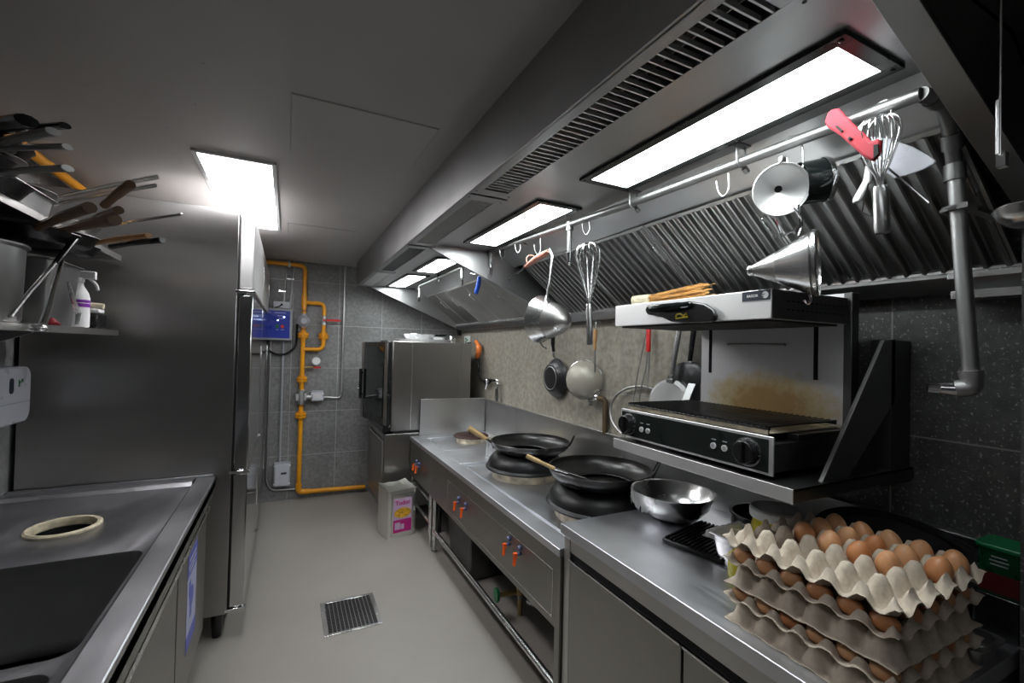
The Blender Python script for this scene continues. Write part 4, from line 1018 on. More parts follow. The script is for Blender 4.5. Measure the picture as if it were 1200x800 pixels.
# ================================================================= EGG TRAYS
TX0, TY0 = 1.095, .462; PXX, PYY = .0765, .0645; NX, NY = 5, 6
def tray(z0, h, flip, label, inset=0.0, jig=0.0, fl=.004):
    """pulp tray: cups at cell centres, pegs at cell corners"""
    bm = nb(); sub = 8; nx, ny = NX*sub, NY*sub; W_, D_ = NX*PXX, NY*PYY; rr = random.Random(int(z0*1000)); g = []
    for i in range(nx+1):
        row = []
        for j in range(ny+1):
            u, v = i/sub, j/sub
            du, dv = abs(u-round(u)), abs(v-round(v)); dk = math.hypot(du, dv)
            dc = math.hypot(.5-du, .5-dv)
            peg = min(1, max(0, (.40-dk)/.24)); cup = min(1, max(0, (.46-dc)/.22))
            f = .36 + .64*peg - .36*cup
            if flip: f = 1-f
            z = z0 + h*f
            edge = i in (0, nx) or j in (0, ny)
            if edge: z = z0 + h*((.28+.36*peg) if not flip else .10*f)
            x, y = TX0 + W_*i/nx, TY0 + D_*j/ny
            x += (inset if i < nx/2 else -inset); y += (inset if j < ny/2 else -inset)
            x += rr.uniform(-1, 1)*.0006 + jig; y += rr.uniform(-1, 1)*.0006; z += rr.uniform(-1, 1)*.0005
            row.append(bm.verts.new((x, y, z)))
        g.append(row)
    for i in range(nx):
        for j in range(ny): bm.faces.new((g[i][j], g[i+1][j], g[i+1][j+1], g[i][j+1]))
    # rolled outer flange
    be = [e for e in bm.edges if e.is_boundary]
    r = bmesh.ops.extrude_edge_only(bm, edges=be); cxm, cym = TX0+W_/2, TY0+D_/2
    for v in [q for q in r['geom'] if isinstance(q, bmesh.types.BMVert)]:
        d = Vector((v.co.x-cxm, v.co.y-cym)); v.co.x += fl*2*(d.x/(W_/2)); v.co.y += fl*2*(d.y/(D_/2)); v.co.z -= .004
    bmesh.ops.recalc_face_normals(bm, faces=bm.faces)
    bmesh.ops.solidify(bm, geom=list(bm.faces), thickness=.0022)
    o = obj('egg_tray', bm, 'carton', sharp=70); tag(o, label, 'egg tray', 'stack of pulp egg trays'); return o
tray(1.072, .054, False, 'topmost grey pulp egg tray, open with fourteen brown eggs in it')
tray(1.030, .034, False, 'second egg tray from the top, eggs peeping over its rim', .002)
tray(.982, .050, True, 'third tray from the top, turned upside down with domes upward', .004)
tray(.930, .034, False, 'fourth egg tray from the top, eggs peeping over its rim', .002)
tray(.884, .048, True, 'bottom tray of the egg stack, its edge ragged on the counter', .004)
def egg_bm():
    bm = nb(); pr = []; n = 14
    for k in range(n+1):
        a = PI*k/n; z = -math.cos(a); r = math.sin(a)*(1-.13*z)
        pr.append((max(0, r)*.0245, z*.0315))
    pr[0] = (0, pr[0][1]); pr[-1] = (0, pr[-1][1]); lathe(bm, pr, None, 24); return bm
egg0 = obj('egg', egg_bm(), 'eggshell', None, 0, local=True, sharp=180)
first = [True]
def egg(x, y, z, rot, label, group, sc=1.0):
    e = egg0 if first[0] else egg0.copy()
    if not first[0]: C.objects.link(e)
    first[0] = False
    e.location = (x, y, z); e.rotation_euler = rot; e.scale = (sc, sc, sc); tag(e, label, 'egg', group)
ords = ['nearest', 'second', 'third', 'fourth', 'fifth', 'sixth']
cols = {2: 'left', 3: 'middle', 4: 'right'}
for j in range(5):
    for i in (2, 3, 4):
        if j == 0 and i == 2: continue
        x, y = TX0+PXX*(i+.5), TY0+PYY*(j+.5)
        rown = ('row nearest the camera' if j == 0 else ords[j]+' row from the camera')
        egg(x+sd.uniform(-.002, .002), y+sd.uniform(-.002, .002), 1.112, (R(sd.uniform(-14, 14)), R(sd.uniform(-14, 14)), sd.uniform(0, 6)),
            'brown egg on the top tray, %s of the %s' % (cols[i], rown), 'brown eggs on the top tray', 1.04)
for lv, z, nm in ((0, 1.053, 'second'), (1, .953, 'fourth')):
    for j in range(6):
        x, y = TX0+PXX*.5-.008, TY0+PYY*(j+.5)
        egg(x, y, z, (R(90), 0, R(sd.uniform(-20, 20))), 'brown egg peeping out at the aisle side of the %s tray, %s from the camera' % (nm, ords[j] if j else 'nearest'), 'eggs hidden between the trays', .86)
    for i in range(1, 5):
        x, y = TX0+PXX*(i+.5), TY0+PYY*.5-.006
        egg(x, y, z, (R(90), 0, R(90)), 'brown egg at the camera-facing side of the %s tray, %s from its left corner' % (nm, ords[i]), 'eggs hidden between the trays', .86)

# ================================================================= BACK WALL: GAS PIPE
PYB = YB-.053; GX = .145; BXP = .337
t = thing('gas_pipe', 'yellow gas pipe with flanges, meter and bypass loop climbing the back wall', 'gas pipe', (GX, PYB, .05))
bm = nb(); tube(bm, elbow_path([(-1.02, 1.6, 2.405), (-1.02, PYB, 2.405), (GX, PYB, 2.405), (GX, PYB, .085), (.80, PYB, .065)], .06, 5), .022, 14); obj('main_pipe', bm, 'gas_yellow', t)
bm = nb(); tube(bm, elbow_path([(GX, PYB, .17), (GX, PYB, .085), (.25, PYB, .081)], .05), .028, 14); obj('elbow', bm, 'gas_yellow', t)
bm = nb(); cyl(bm, (GX, PYB, 1.98), (GX, PYB, 2.10), .027, seg=14); obj('tee', bm, 'gas_yellow', t)
bm = nb(); tube(bm, elbow_path([(GX, PYB, 2.025), (BXP, PYB, 2.025), (BXP, PYB, 1.545), (GX, PYB, 1.545)], .06, 6), .020, 14); obj('bypass_loop', bm, 'gas_yellow', t)
bm = nb(); cyl(bm, (GX, PYB, 1.74), (GX, PYB, 1.765), .024, seg=12); cyl(bm, (GX, PYB, 1.925), (GX, PYB, 1.955), .0225, seg=12); obj('rust_band', bm, 'gas_rust', t)
def flange(x, z, r):
    bm = nb()
    for dz in (-.022, .004): cyl(bm, (x, PYB, z+dz), (x, PYB, z+dz+.018), r, seg=20)
    for k in range(6):
        a = PI/6+k*PI/3; cyl(bm, (x+math.cos(a)*r*.78, PYB+math.sin(a)*r*.78, z-.030), (x+math.cos(a)*r*.78, PYB+math.sin(a)*r*.78, z+.030), .007, seg=6)
    cyl(bm, (x, PYB, z-.045), (x, PYB, z+.045), r*.55, seg=16); obj('flange', bm, 'gas_yellow', t, .001)
PYB0 = PYB
flange(GX, 1.685, .052); flange(BXP, 1.683, .050); flange(GX, 1.235, .050); flange(GX, .868, .052)
bm = nb(); lathe(bm, [(0, -.05), (.045, -.05), (.058, -.02), (.060, .0), (.045, .02), (.03, .04), (0, .04)], Matrix.Translation((GX, PYB-.025, 1.832)) @ Matrix.Rotation(R(90), 4, 'X')); cyl(bm, (GX, PYB, 1.77), (GX, PYB, 1.91), .031, seg=16); obj('regulator', bm, 'grey_plastic', t)
bm = nb(); ball(bm, (BXP, PYB, 1.848), .030); cyl(bm, (BXP, PYB, 1.80), (BXP, PYB, 1.90), .025); obj('ball_valve', bm, 'galvanised', t)
bm = nb(); box(bm, BXP+.02, .50, PYB-.045, PYB-.037, 1.842, 1.864); cyl(bm, (BXP, PYB-.047, 1.853), (BXP, PYB, 1.853), .011); obj('valve_lever', bm, 'red', t, .003)
bm = nb(); tube(bm, [(GX, PYB, 1.36), (.235, PYB, 1.36)], .009, 8); tube(bm, [(.235, PYB, 1.36), (.275, PYB, 1.36), (.275, PYB, 1.40)], .008, 8); obj('gauge_branch', bm, 'brass', t)
bm = nb(); cyl(bm, (.275, PYB+.012, 1.425), (.275, PYB-.016, 1.425), .043, seg=24); gr = obj('gauge', bm, 'galvanised', t)
bm = nb(); cyl(bm, (.275, PYB-.01, 1.425), (.275, PYB-.018, 1.425), .037, seg=24); obj('gauge_dial', bm, 'white_bright', gr)
bm = nb(); box(bm, .25, .32, PYB-.032, PYB-.022, 1.350, 1.368); obj('gauge_lever', bm, 'red', t, .002)
bm = nb(); box(bm, GX-.055, GX+.05, PYB-.045, PYB+.035, 1.02, 1.09); cyl(bm, (GX, PYB-.02, .98), (GX, PYB-.02, 1.13), .036); cyl(bm, (GX+.03, PYB-.02, 1.055), (GX+.10, PYB-.02, 1.055), .026); obj('solenoid_valve', bm, 'galvanised', t, .004)
for x, z in ((-.35, 2.405), (.0, 2.405)):
    bm = nb(); box(bm, x-.01, x+.01, PYB-.026, YB, z-.028, z+.03); obj('pipe_clip', bm, 'galvanised', t)

def junction(name, x0, x1, z0, z1, label, cat='junction box', d=.07):
    t = thing(name, label, cat, ((x0+x1)/2, YB, z0))
    bm = nb(); box(bm, x0, x1, YB-d, YB-.001, z0, z1); b = obj('body', bm, 'grey_plastic', t, .008)
    bm = nb(); box(bm, x0+.012, x1-.012, YB-d-.008, YB-d, z0+.012, z1-.012); l = obj('lid', bm, 'white_plastic', t, .006)
    for x in (x0+.006, x1-.006):
        for z in (z0+.03, z1-.03):
            bm = nb(); cyl(bm, (x, YB-d-.004, z), (x, YB-d+.002, z), .008, seg=8); obj('screw', bm, 'white_bright', t)
    return t, l
t, l = junction('junction_box', .235, .355, 1.005, 1.115, 'small pale junction box beside the solenoid on the yellow pipe')
bm = nb(); box(bm, .26, .33, YB-.0795, YB-.078, 1.045, 1.085); obj('label_sheet', bm, 'paper', l)
t, l = junction('junction_box', -.085, .065, .16, .40, 'pale grey junction box low on the back wall beside the yellow pipe')
bm = nb(); box(bm, -.02, .03, YB-.0795, YB-.078, .285, .305); obj('dark_mark', bm, 'logo_dark', l)

def conduit(pts, r, label, mat='galvanised', grp='conduits on the back wall'):
    bm = nb(); tube(bm, elbow_path(pts, .05, 4), r, 10); o = obj('conduit', bm, mat); tag(o, label, 'conduit', grp)
    return o
cy = YB-.018
conduit([(.537, cy, 2.448), (.535, cy, 1.03), (.36, cy-.01, 1.045)], .011, 'long thin steel conduit from the ceiling to the box on the yellow pipe')
conduit([(-.02, cy, 2.448), (-.045, cy, 1.96)], .010, 'left one of the two short conduits above the blue control panel')
conduit([(.045, cy, 2.448), (.015, cy, 1.96)], .010, 'right one of the two short conduits above the blue control panel')
conduit([(-.15, cy, 1.62), (-.15, cy, .20), (-.10, cy, .12), (.12, cy, .11)], .010, 'left thin conduit running down below the blue control panel to the floor')
conduit([(-.035, cy, 1.62), (-.035, cy, .40)], .010, 'right thin conduit from the blue control panel down to the low junction box', 'grey_plastic')
for x, z in ((.012, 2.26), (-.06, 2.13)):
    bm = nb(); box(bm, x-.03, x+.03, YB-.022, YB-.001, z-.007, z+.007); cyl(bm, (x+.028, YB-.03, z), (x+.028, YB-.001, z), .008, seg=8); tag(obj('conduit_clip', bm, 'chrome'), 'small %s metal clip on the conduits above the control panel' % ('upper' if z > 2.2 else 'lower'), 'clip')
bm = nb(); tube(bm, smooth_path([(-.17, YB-.03, 1.64), (-.17, YB-.03, 1.54), (-.10, YB-.03, 1.49), (.0, YB-.03, 1.50), (.075, YB-.03, 1.58), (.085, YB-.03, 1.72), (.085, YB-.03, 1.80)], 6), .011, 8); tag(obj('cable', bm, 'black_plastic'), 'black cable looping beneath the blue control panel to the gas meter', 'cable')

t = thing('control_panel', 'blue gas detection control panel with indicator lights on the back wall', 'control panel', (-.12, YB, 1.63))
bm = nb(); box(bm, -.34, .042, YB-.10, YB-.001, 1.63, 1.95); b = obj('case', bm, 'grey_plastic', t, .008)
bm = nb(); box(bm, -.325, .018, YB-.104, YB-.10, 1.652, 1.925); f = obj('front_plate', bm, 'panel_blue', t)
for x, z, r, m in ((-.035, 1.862, .0085, 'led_white'), (-.09, 1.828, .0065, 'led_white'), (-.19, 1.84, .006, 'led_cyan'), (-.24, 1.80, .006, 'led_cyan')):
    bm = nb(); cyl(bm, (x, YB-.103, z), (x, YB-.108, z), r, seg=12); obj('indicator_light', bm, m, f)
for x, m in ((-.048, 'red'), (-.095, 'green')):
    bm = nb(); cyl(bm, (x, YB-.103, 1.768), (x, YB-.107, 1.768), .017, seg=16); obj('push_button', bm, m, f)
bm = nb()
for x, z, l in ((-.07, 1.903, .10), (-.07, 1.874, .05), (-.07, 1.845, .04), (-.048, 1.735, .03), (-.095, 1.735, .022), (-.2, 1.903, .09)): box(bm, x-l/2, x+l/2, YB-.1048, YB-.104, z-.0025, z+.0025)
obj('caption_lines', bm, 'label_pale', f)
bm = nb(); box(bm, -.135, .01, YB-.06, YB-.001, 1.955, 2.02); o = obj('power_box', bm, 'white_plastic', None, .004); tag(o, 'small white box sitting on top of the blue control panel', 'box')
bm = nb(); tube(bm, smooth_path([(-.12, YB-.10, 1.955), (-.09, YB-.075, 1.965), (-.06, YB-.064, 1.99)], 5), .006, 6); ball(bm, (-.06, YB-.064, 1.99), .011); tag(obj('cable', bm, 'black_plastic'), 'short black cable plugged into the white box above the control panel', 'cable')

# extinguisher sign and black cable holder in the corner, hose with orange grip
bm = nb(); box(bm, XW-.03, XW-.002, 4.96, 5.03, 1.74, 1.82); tag(obj('sensor_box', bm, 'black_matt', None, .003), 'small black box under the hood gutter in the far corner', 'box')
t = thing('socket_plate', 'small white and green wall socket plate in the far corner above the oven', 'socket', (XW, 4.74, 1.64))
bm = nb(); box(bm, XW-.012, XW-.001, 4.66, 4.83, 1.64, 1.73); p = obj('plate', bm, 'white_bright', t, .002)
bm = nb()
for y, z in ((4.78, 1.70), (4.735, 1.685), (4.78, 1.665)): box(bm, XW-.014, XW-.012, y-.018, y+.018, z-.011, z+.011)
obj('green_mark', bm, 'green', p)
bm = nb(); box(bm, XW-.03, XW-.012, 4.62, 4.70, 1.60, 1.66); obj('plug', bm, 'black_plastic', t, .003)
t = thing('spray_hose', 'rinse hose with bright orange grip hanging at the far end of the wall', 'hose', (XW-.05, 4.40, 1.40))
hp = [PX(558, 400, 1.77), PX(561, 406, 1.76), PX(561, 412, 1.76), PX(559, 419, 1.77)]
bm = nb(); tube(bm, smooth_path(hp, 4), [.020]*4+[.030]*4+[.028]*4+[.018], 12); obj('grip', bm, 'orange_bright', t)
bm = nb(); tube(bm, smooth_path([PX(559, 419, 1.77), PX(560.5, 430, 1.77), PX(561, 440, 1.775), PX(566, 446, 1.775), PX(572, 449, 1.77), PX(575, 447, 1.77)], 5), .010, 8); obj('hose', bm, 'black_plastic', t)
t = thing('wall_tap', 'chrome swan-neck tap standing on the splashback beside the oven', 'tap', (1.76, 4.06, 1.09))
q = lambda x, y: PX(x, y, 1.765)
bm = nb(); tube(bm, elbow_path([q(583, 467), q(583, 446), q(571, 445), q(569, 455)], .03, 4), .013, 10); cyl(bm, q(583, 470), q(583, 455), .022, seg=14); ball(bm, q(583, 446), .022); ball(bm, q(571, 446), .022); obj('spout', bm, 'chrome', t)
bm = nb(); cyl(bm, q(571, 443), q(571, 434), .010, .016, 10); obj('lever', bm, 'chrome', t)
t = thing('wall_tap', 'brass wall tap with corroded down pipe beside the skimmer', 'tap', (1.76, 2.3, 1.10))
q = lambda x, y: PX(x, y, 1.755)
bm = nb(); tube(bm, elbow_path([PX(709, 509, 1.785), PX(709, 468, 1.785), q(700, 466)], .02, 3), .018, 10); obj('down_pipe', bm, 'pipe_corroded', t)
bm = nb(); ball(bm, q(699, 465), .022); cyl(bm, q(699, 465), q(691, 469), .017, seg=12); cyl(bm, q(692, 467), q(692, 475), .012, seg=10); obj('tap_body', bm, 'chrome', t)
bm = nb(); cyl(bm, q(698, 463), q(697, 458), .010, seg=10); cyl(bm, q(694, 459), q(701, 457), .006, seg=8); obj('handle', bm, 'chrome', t)

# ================================================================= THINGS HANGING ON THE RIGHT WALL
t = thing('frying_pan', 'black frying pan hanging bottom out on the wall below the hood', 'frying pan', (1.76, 2.83, 1.25))
pc = Vector((1.735, 2.835, 1.392)); Mp = aim((-1, 0, 0), pc)
bm = nb(); lathe(bm, [(0, .0), (.092, 0), (.098, -.002), (.142, -.045), (.146, -.045), (.102, .004), (.094, .006), (0, .006)], Mp, 48); bd = obj('body', bm, 'nonstick', t)
bm = nb(); lathe(bm, [(.080, .0065), (.083, .0080), (.086, .0065)], Mp, 40); obj('base_ring', bm, 'steel_old', bd)
bm = nb(); tube(bm, [pc+Vector((.04, 0, .135)), pc+Vector((.02, 0, .165)), pc+Vector((.02, 0, .20))], [.008, .010, .010], 8); obj('handle_neck', bm, 'steel_bright', t)
bm = nb(); tube(bm, smooth_path([pc+Vector((.02, 0, .195)), pc+Vector((.012, 0, .25)), pc+Vector((.015, 0, .34)), pc+Vector((.03, 0, .38))], 3), [.012]*3+[.016]*3+[.017]*3+[.012], 10); obj('grip', bm, 'black_plastic', t)

t = thing('spider_skimmer', 'round woven wire skimmer with wooden handle hanging beside the black pan', 'skimmer', (1.74, 2.45, 1.27))
sc_ = Vector((1.72, 2.405, 1.408)); Ms = aim((-.86, -.5, 0), sc_)
bm = nb(); lathe(bm, [(0, .075), (.05, .066), (.09, .045), (.117, .018), (.126, -.01)], Ms, 40); obj('mesh_bowl', bm, 'woven_mesh', t)
bm = nb(); tube(bm, [Ms @ Vector((math.cos(2*PI*k/40)*.126, math.sin(2*PI*k/40)*.126, -.012)) for k in range(40)], .005, 8, closed=True); obj('rim', bm, 'steel_bright', t)
ht = sc_+Vector((.02, -.075, .0))
bm = nb(); tube(bm, smooth_path([ht+Vector((.0, -.01, .02)), ht+Vector((.0, -.015, .12)), ht+Vector((.0, -.012, .21))], 4), .006, 8); obj('stem', bm, 'steel_bright', t)
bm = nb(); tube(bm, smooth_path([ht+Vector((.0, -.012, .20)), ht+Vector((.0, -.012, .26)), ht+Vector((.0, -.016, .33))], 4), [.010]*4+[.013]*4+[.010], 10); gp = obj('grip', bm, 'wood', t)
bm = nb(); tube(bm, smooth_path([ht+Vector((0, -.016, .33)), ht+Vector((0, -.016, .37)), ht+Vector((.02, -.016, .385)), ht+Vector((.04, -.016, .37))], 3), .004, 6); obj('hook', bm, 'steel_bright', t)

t = thing('wire_tongs', 'long wire tongs with bright red grip hanging behind the salamander', 'tongs', (1.77, 1.88, 1.38))
bm = nb(); box(bm, 1.763, 1.779, 1.868, 1.893, 1.60, 1.73); obj('grip', bm, 'red', t, .005)
bm = nb(); tube(bm, smooth_path([(1.771, 1.884, 1.60), (1.77, 1.90, 1.50), (1.77, 1.935, 1.38), (1.77, 1.95, 1.31)], 4), .0035, 6); tube(bm, smooth_path([(1.771, 1.877, 1.60), (1.772, 1.875, 1.50), (1.772, 1.885, 1.40)], 4), .004, 6); tube(bm, [(1.771, 1.90, 1.71), (1.775, 1.96, 1.50), (1.775, 2.0, 1.32)], .003, 6); obj('wires', bm, 'steel_old', t)
t = thing('ring_sieve', 'large thin metal hoop sieve leaning on the wall behind the salamander', 'sieve', (1.76, 1.88, 1.10))
hc = Vector((1.765, 1.90, 1.255)); hoop = [hc+Vector((math.sin(2*PI*k/56)*.02, math.cos(2*PI*k/56)*.255+.03, math.sin(2*PI*k/56)*.15)) for k in range(56)]
bm = nb(); tube(bm, hoop, .007, 8, closed=True); obj('hoop', bm, 'steel_old', t)
bm = nb()
for k in range(3, 26, 3): tube(bm, [hoop[k], hoop[-k]], .0012, 4)
for k in (6, 12, 18): tube(bm, [hoop[k], hoop[28-k] if k < 14 else hoop[k-1]], .0012, 4)
obj('wires', bm, 'steel_old', t)

def saucepan(c, r, h, d, m, label, hd, hm):
    t = thing('saucepan', label, 'saucepan', tuple(c), 'pans hanging behind the salamander')
    Mp = aim(d, c)
    bm = nb(); lathe(bm, [(0, .0), (r*.86, 0), (r, -.012), (r, -h), (r+.004, -h), (r+.003, -.010), (r*.87, .003), (0, .003)], Mp, 48); obj('body', bm, m, t)
    p = Vector(c)+Vector((.02, 0, r*.94)); hd = Vector(hd)
    bm = nb(); tube(bm, [p, p+hd*.3, p+hd], [.012, .013, .017], 12, flat=(1, .75)); h1 = obj('handle', bm, hm, t)
    bm = nb(); box(bm, p.x-.012, p.x+.014, p.y-.022, p.y+.022, p.z-.012, p.z+.012); obj('handle_mount', bm, 'steel_old', t, .003)
    return t
saucepan((1.70, 1.665, 1.345), .120, .07, (-1, -.15, .12), 'alu', 'pale aluminium saucepan hanging upside down beside the salamander back plate', (.02, -.03, .27), 'steel_bright')
saucepan((1.755, 1.60, 1.43), .125, .04, (-1, -.1, .05), 'nonstick', 'black pan hanging behind the pale aluminium saucepan', (.0, -.03, .22), 'black_plastic')
bm = nb(); prism(bm, [(1.50, 1.255), (1.54, 1.255), (1.62, 1.46), (1.615, 1.465)], 'y', 1.42, 1.46); 
v = [bm.verts.new(p) for p in ((1.50, 1.455, 1.26), (1.62, 1.455, 1.26), (1.62, 1.455, 1.47))]; bm.faces.new(v)
o = obj('steel_guard', bm, 'steel_shade', None, .001); tag(o, 'small folded steel triangle standing left of the salamander grid', 'steel guard')
# little metal pot and items on the range
t = thing('metal_can', 'small metal pot with spoons standing behind the farther wok', 'pot', (1.50, 3.17, ZR))
bm = nb(); lathe(bm, [(0, 0), (.075, 0), (.08, .004), (.08, .125), (.086, .128), (.086, .132), (.076, .130), (.075, .006), (0, .006)], Matrix.Translation((1.475, 3.19, .769))); obj('body', bm, 'alu', t)
bm = nb(); lathe(bm, [(0, .115), (.074, .115), (.074, .118), (0, .119)], Matrix.Translation((1.475, 3.19, .769))); obj('contents', bm, 'cream', t)
bm = nb(); tube(bm, [(1.46, 3.18, .885), (1.56, 3.10, .955)], .004, 6); tube(bm, [(1.48, 3.20, .885), (1.42, 3.25, .95)], .006, 6); obj('spoons', bm, 'steel_old', t)
bm = nb(); box(bm, 1.57, 1.76, 3.0, 3.20, .769, .93)
tag(obj('food_box', bm, 'cream', None, .012), 'pale box of food on the range behind the farther wok', 'box')
# turner resting in the big wok
t = thing('wok_turner', 'long wok turner with pale wooden handle resting in the larger wok', 'turner', (1.30, 1.95, 1.0))
h0 = PZ(617, 534, 1.085); h1 = PZ(650, 549, 1.035); h2 = PZ(686, 561, .985)
bm = nb(); tube(bm, smooth_path([h0, h0.lerp(h1, .5), h1], 4), [.011]*4+[.009]*4+[.008], 10); obj('grip', bm, 'wood_light', t)
bm = nb(); tube(bm, [h1, h1.lerp(h2, .25), h2], [.006, .005, .005], 8); obj('shaft', bm, 'steel_bright', t)
bm = nb(); dd = (h2-h1).normalized(); sd_ = dd.cross(Vector((0, 0, 1))).normalized()
v = [bm.verts.new(p) for p in (h2-sd_*.03-dd*.01, h2+sd_*.03-dd*.01, h2+sd_*.045+dd*.075-Vector((0, 0, .008)), h2-sd_*.045+dd*.075-Vector((0, 0, .008)))]; bm.faces.new(v); bmesh.ops.solidify(bm, geom=list(bm.faces), thickness=.002); obj('blade', bm, 'steel_bright', t)

# ================================================================= FIRE-SUPPRESSION PIPE (utensil rail)
t = thing('utensil_rail', 'long steel pipe under the near hood used as a utensil rail', 'pipe rail', (1.18, 1.5, 2.19))
PR = [(1.155, 2.67, 2.225), (1.185, 1.40, 2.178), (1.205, .475, 2.168)]
bm = nb(); tube(bm, [PR[0], PR[1], PR[2]], .0145, 12); obj('rail', bm, 'steel_rail', t)
def nozzle(p, n, ln=.11):
    p = Vector(p); bm = nb(); tube(bm, [p, p+Vector((0, 0, -ln))], .011, 10); cyl(bm, p+Vector((0, 0, .012)), p+Vector((0, 0, -.03)), .017, seg=12); x = obj('drop_pipe', bm, 'steel_rail', n)
    bm = nb(); cyl(bm, p+Vector((0, 0, -ln+.025)), p+Vector((0, 0, -ln-.02)), .014, .010, 12); cyl(bm, p+Vector((0, 0, -ln-.02)), p+Vector((0, 0, -ln-.035)), .007, seg=8); obj('nozzle', bm, 'chrome', x)
nozzle((1.155, 2.655, 2.222), t, .13); nozzle((1.176, 1.78, 2.192), t, .16)
for y in (2.25, 1.36, .90):
    x, z = 1.165+(2.67-y)*.018, 2.225-(2.67-y)*.033 if y > 1.4 else 2.178
    bm = nb(); tube(bm, elbow_path([(x-.018, y, ZI), (x-.018, y, z-.012), (x, y, z-.022), (x+.018, y, z-.012), (x+.018, y, ZI)], .012, 3), .0035, 6); box(bm, x-.03, x+.03, y-.012, y+.012, ZI-.004, ZI); cyl(bm, (x+.016, y, z-.02), (x+.03, y, z-.03), .009, seg=8); obj('hanger', bm, 'steel_rail', t)
bm = nb(); tube(bm, smooth_path([(1.205, .475, 2.168), (1.26, .465, 2.162), (1.31, .470, 2.150), (1.365, .482, 2.115), (1.395, .486, 2.06)], 5), .0155, 14); cyl(bm, (1.235, .468, 2.166), (1.262, .466, 2.162), .020, seg=14); cyl(bm, (1.36, .480, 2.12), (1.378, .483, 2.09), .020, seg=14); cyl(bm, (1.396, .486, 2.058), (1.397, .485, 2.02), .0205, seg=14); obj('swan_neck', bm, 'steel_rail', t)
bm = nb(); tube(bm, [(1.396, .486, 2.06), (1.402, .455, 1.545)], .0155, 16); obj('down_pipe', bm, 'galvanised', t)
bm = nb(); tube(bm, elbow_path([(1.402, .456, 1.565), (1.402, .455, 1.535), (1.392, .480, 1.531), ], .03, 5), .020, 14); cyl(bm, (1.40, .457, 1.575), (1.4015, .455, 1.560), .0225, seg=14); obj('elbow', bm, 'galvanised', t)
bm = nb(); cyl(bm, (1.392, .478, 1.531), (1.376, .503, 1.531), .017, .013, 12); cyl(bm, (1.376, .503, 1.531), (1.364, .521, 1.531), .012, .011, 10); obj('outlet', bm, 'chrome', t)
bm = nb(); box(bm, 1.365, 1.60, .452, .472, 1.945, 1.957); tube(bm, [Vector((1.397+.028*math.cos(2*PI*k/20), .478+.028*math.sin(2*PI*k/20), 1.951)) for k in range(20)], .006, 6, closed=True); obj('wall_bracket', bm, 'steel_old', t)
# pull rod behind the bracket
ra, rb, rc = PY(1172.5, 30, .325), PY(1174, 183, .325), PY(1170, 118, .325)
bm = nb(); cyl(bm, (ra.x, .325, rb.z), (ra.x, .325, 2.449), .0022, seg=8); cyl(bm, (rc.x-.002, .325, rb.z), (rc.x-.002, .325, rc.z), .0030, seg=8); box(bm, rb.x-.009, rb.x+.006, .318, .330, rb.z-.02, rb.z+.006)
tag(obj('hanging_rod', bm, 'steel_bright'), 'thin double steel rod hanging in the dark right of the elbow pipe', 'rod')

t = thing('utensil_rail', 'short white pipe rail under the far section of the hood', 'pipe rail', (1.17, 3.8, 2.19), None)
bm = nb(); tube(bm, elbow_path([(1.16, 4.42, 2.09), (1.16, 4.42, 2.20), (1.17, 3.22, 2.205), (1.17, 3.22, 2.12)], .02, 3), .013, 10); obj('rail', bm, 'steel_old', t)
for p in ((1.16, 4.42, 2.09), (1.17, 3.22, 2.11)):
    bm = nb(); cyl(bm, p, (p[0], p[1], p[2]-.045), .015, .008, 10); obj('nozzle', bm, 'chrome', t)
bm = nb(); box(bm, 1.15, 1.18, 3.78, 3.80, 2.19, ZI); cyl(bm, (1.165, 3.79, 2.19), (1.165, 3.79, 2.165), .012, seg=8); obj('hanger', bm, 'black_plastic', t)
t = thing('hanging_utensil', 'bright blue plastic handle hanging under the far hood section', 'handle', (1.22, 2.95, 2.0))
q = lambda x, y: PX(x, y, 1.22)
bm = nb(); tube(bm, [q(562, 323.5), q(561, 332), q(558, 343)], [.017, .022, .020], 12, flat=(1, .7)); obj('grip', bm, 'blue', t)
bm = nb(); tube(bm, smooth_path([q(562, 324), q(561, 320), q(556, 321), q(552, 320)], 3), .006, 6); obj('hook', bm, 'steel_bright', t)

# ---------------- S hooks
def rail_x(y): return 1.155+(2.67-y)*.0228
def rail_z(y): return (2.225-(2.67-y)*.037) if y > 1.4 else 2.178-(1.4-y)*.0108
def hook(y, ln, dirx, label, tail=True, w=.03):
    x, z = rail_x(y), rail_z(y)+.0165
    d = Vector((dirx[0], dirx[1], 0)).normalized()
    p = Vector((x, y, z))
    pts = [p-d*.018+Vector((0, 0, -.022)), p-d*.014+Vector((0, 0, -.004)), p, p+d*.014+Vector((0, 0, -.005)), p+d*.020+Vector((0, 0, -.03)), p+d*.022+Vector((0, 0, -ln*.6)), p+d*.022+Vector((0, 0, -ln))]
    if tail: pts += [p+d*(.022-w*.5)+Vector((0, 0, -ln-.018)), p+d*(.022-w)+Vector((0, 0, -ln)), p+d*(.022-w*1.25)+Vector((0, 0, -ln+.035))]
    bm = nb(); tube(bm, smooth_path(pts, 4), .0026, 6); o = obj('s_hook', bm, 'steel_old'); tag(o, label, 'hook', 's-hooks on the utensil rail'); return p+d*.01+Vector((0, 0, -ln-.016))
hook(.965, .085, (.35, -1), 'empty bent wire hook nearest the large hood lamp')
hook(2.62, .085, (-.4, 1), 'empty wire hook at the far end of the near rail')
hook(2.50, .07, (1, .2), 'wire hook close behind the far drop pipe')
hook(2.30, .06, (.6, -1), 'wire hook holding the pink-handled lighter')
hook(2.08, .10, (.7, -1), 'wire hook carrying the long-handled conical strainer')
hook(1.66, .07, (.5, -1), 'wire hook carrying the large balloon whisk')
hook(.745, .09, (.6, -1), 'wire hook carrying the black-banded steel funnel')
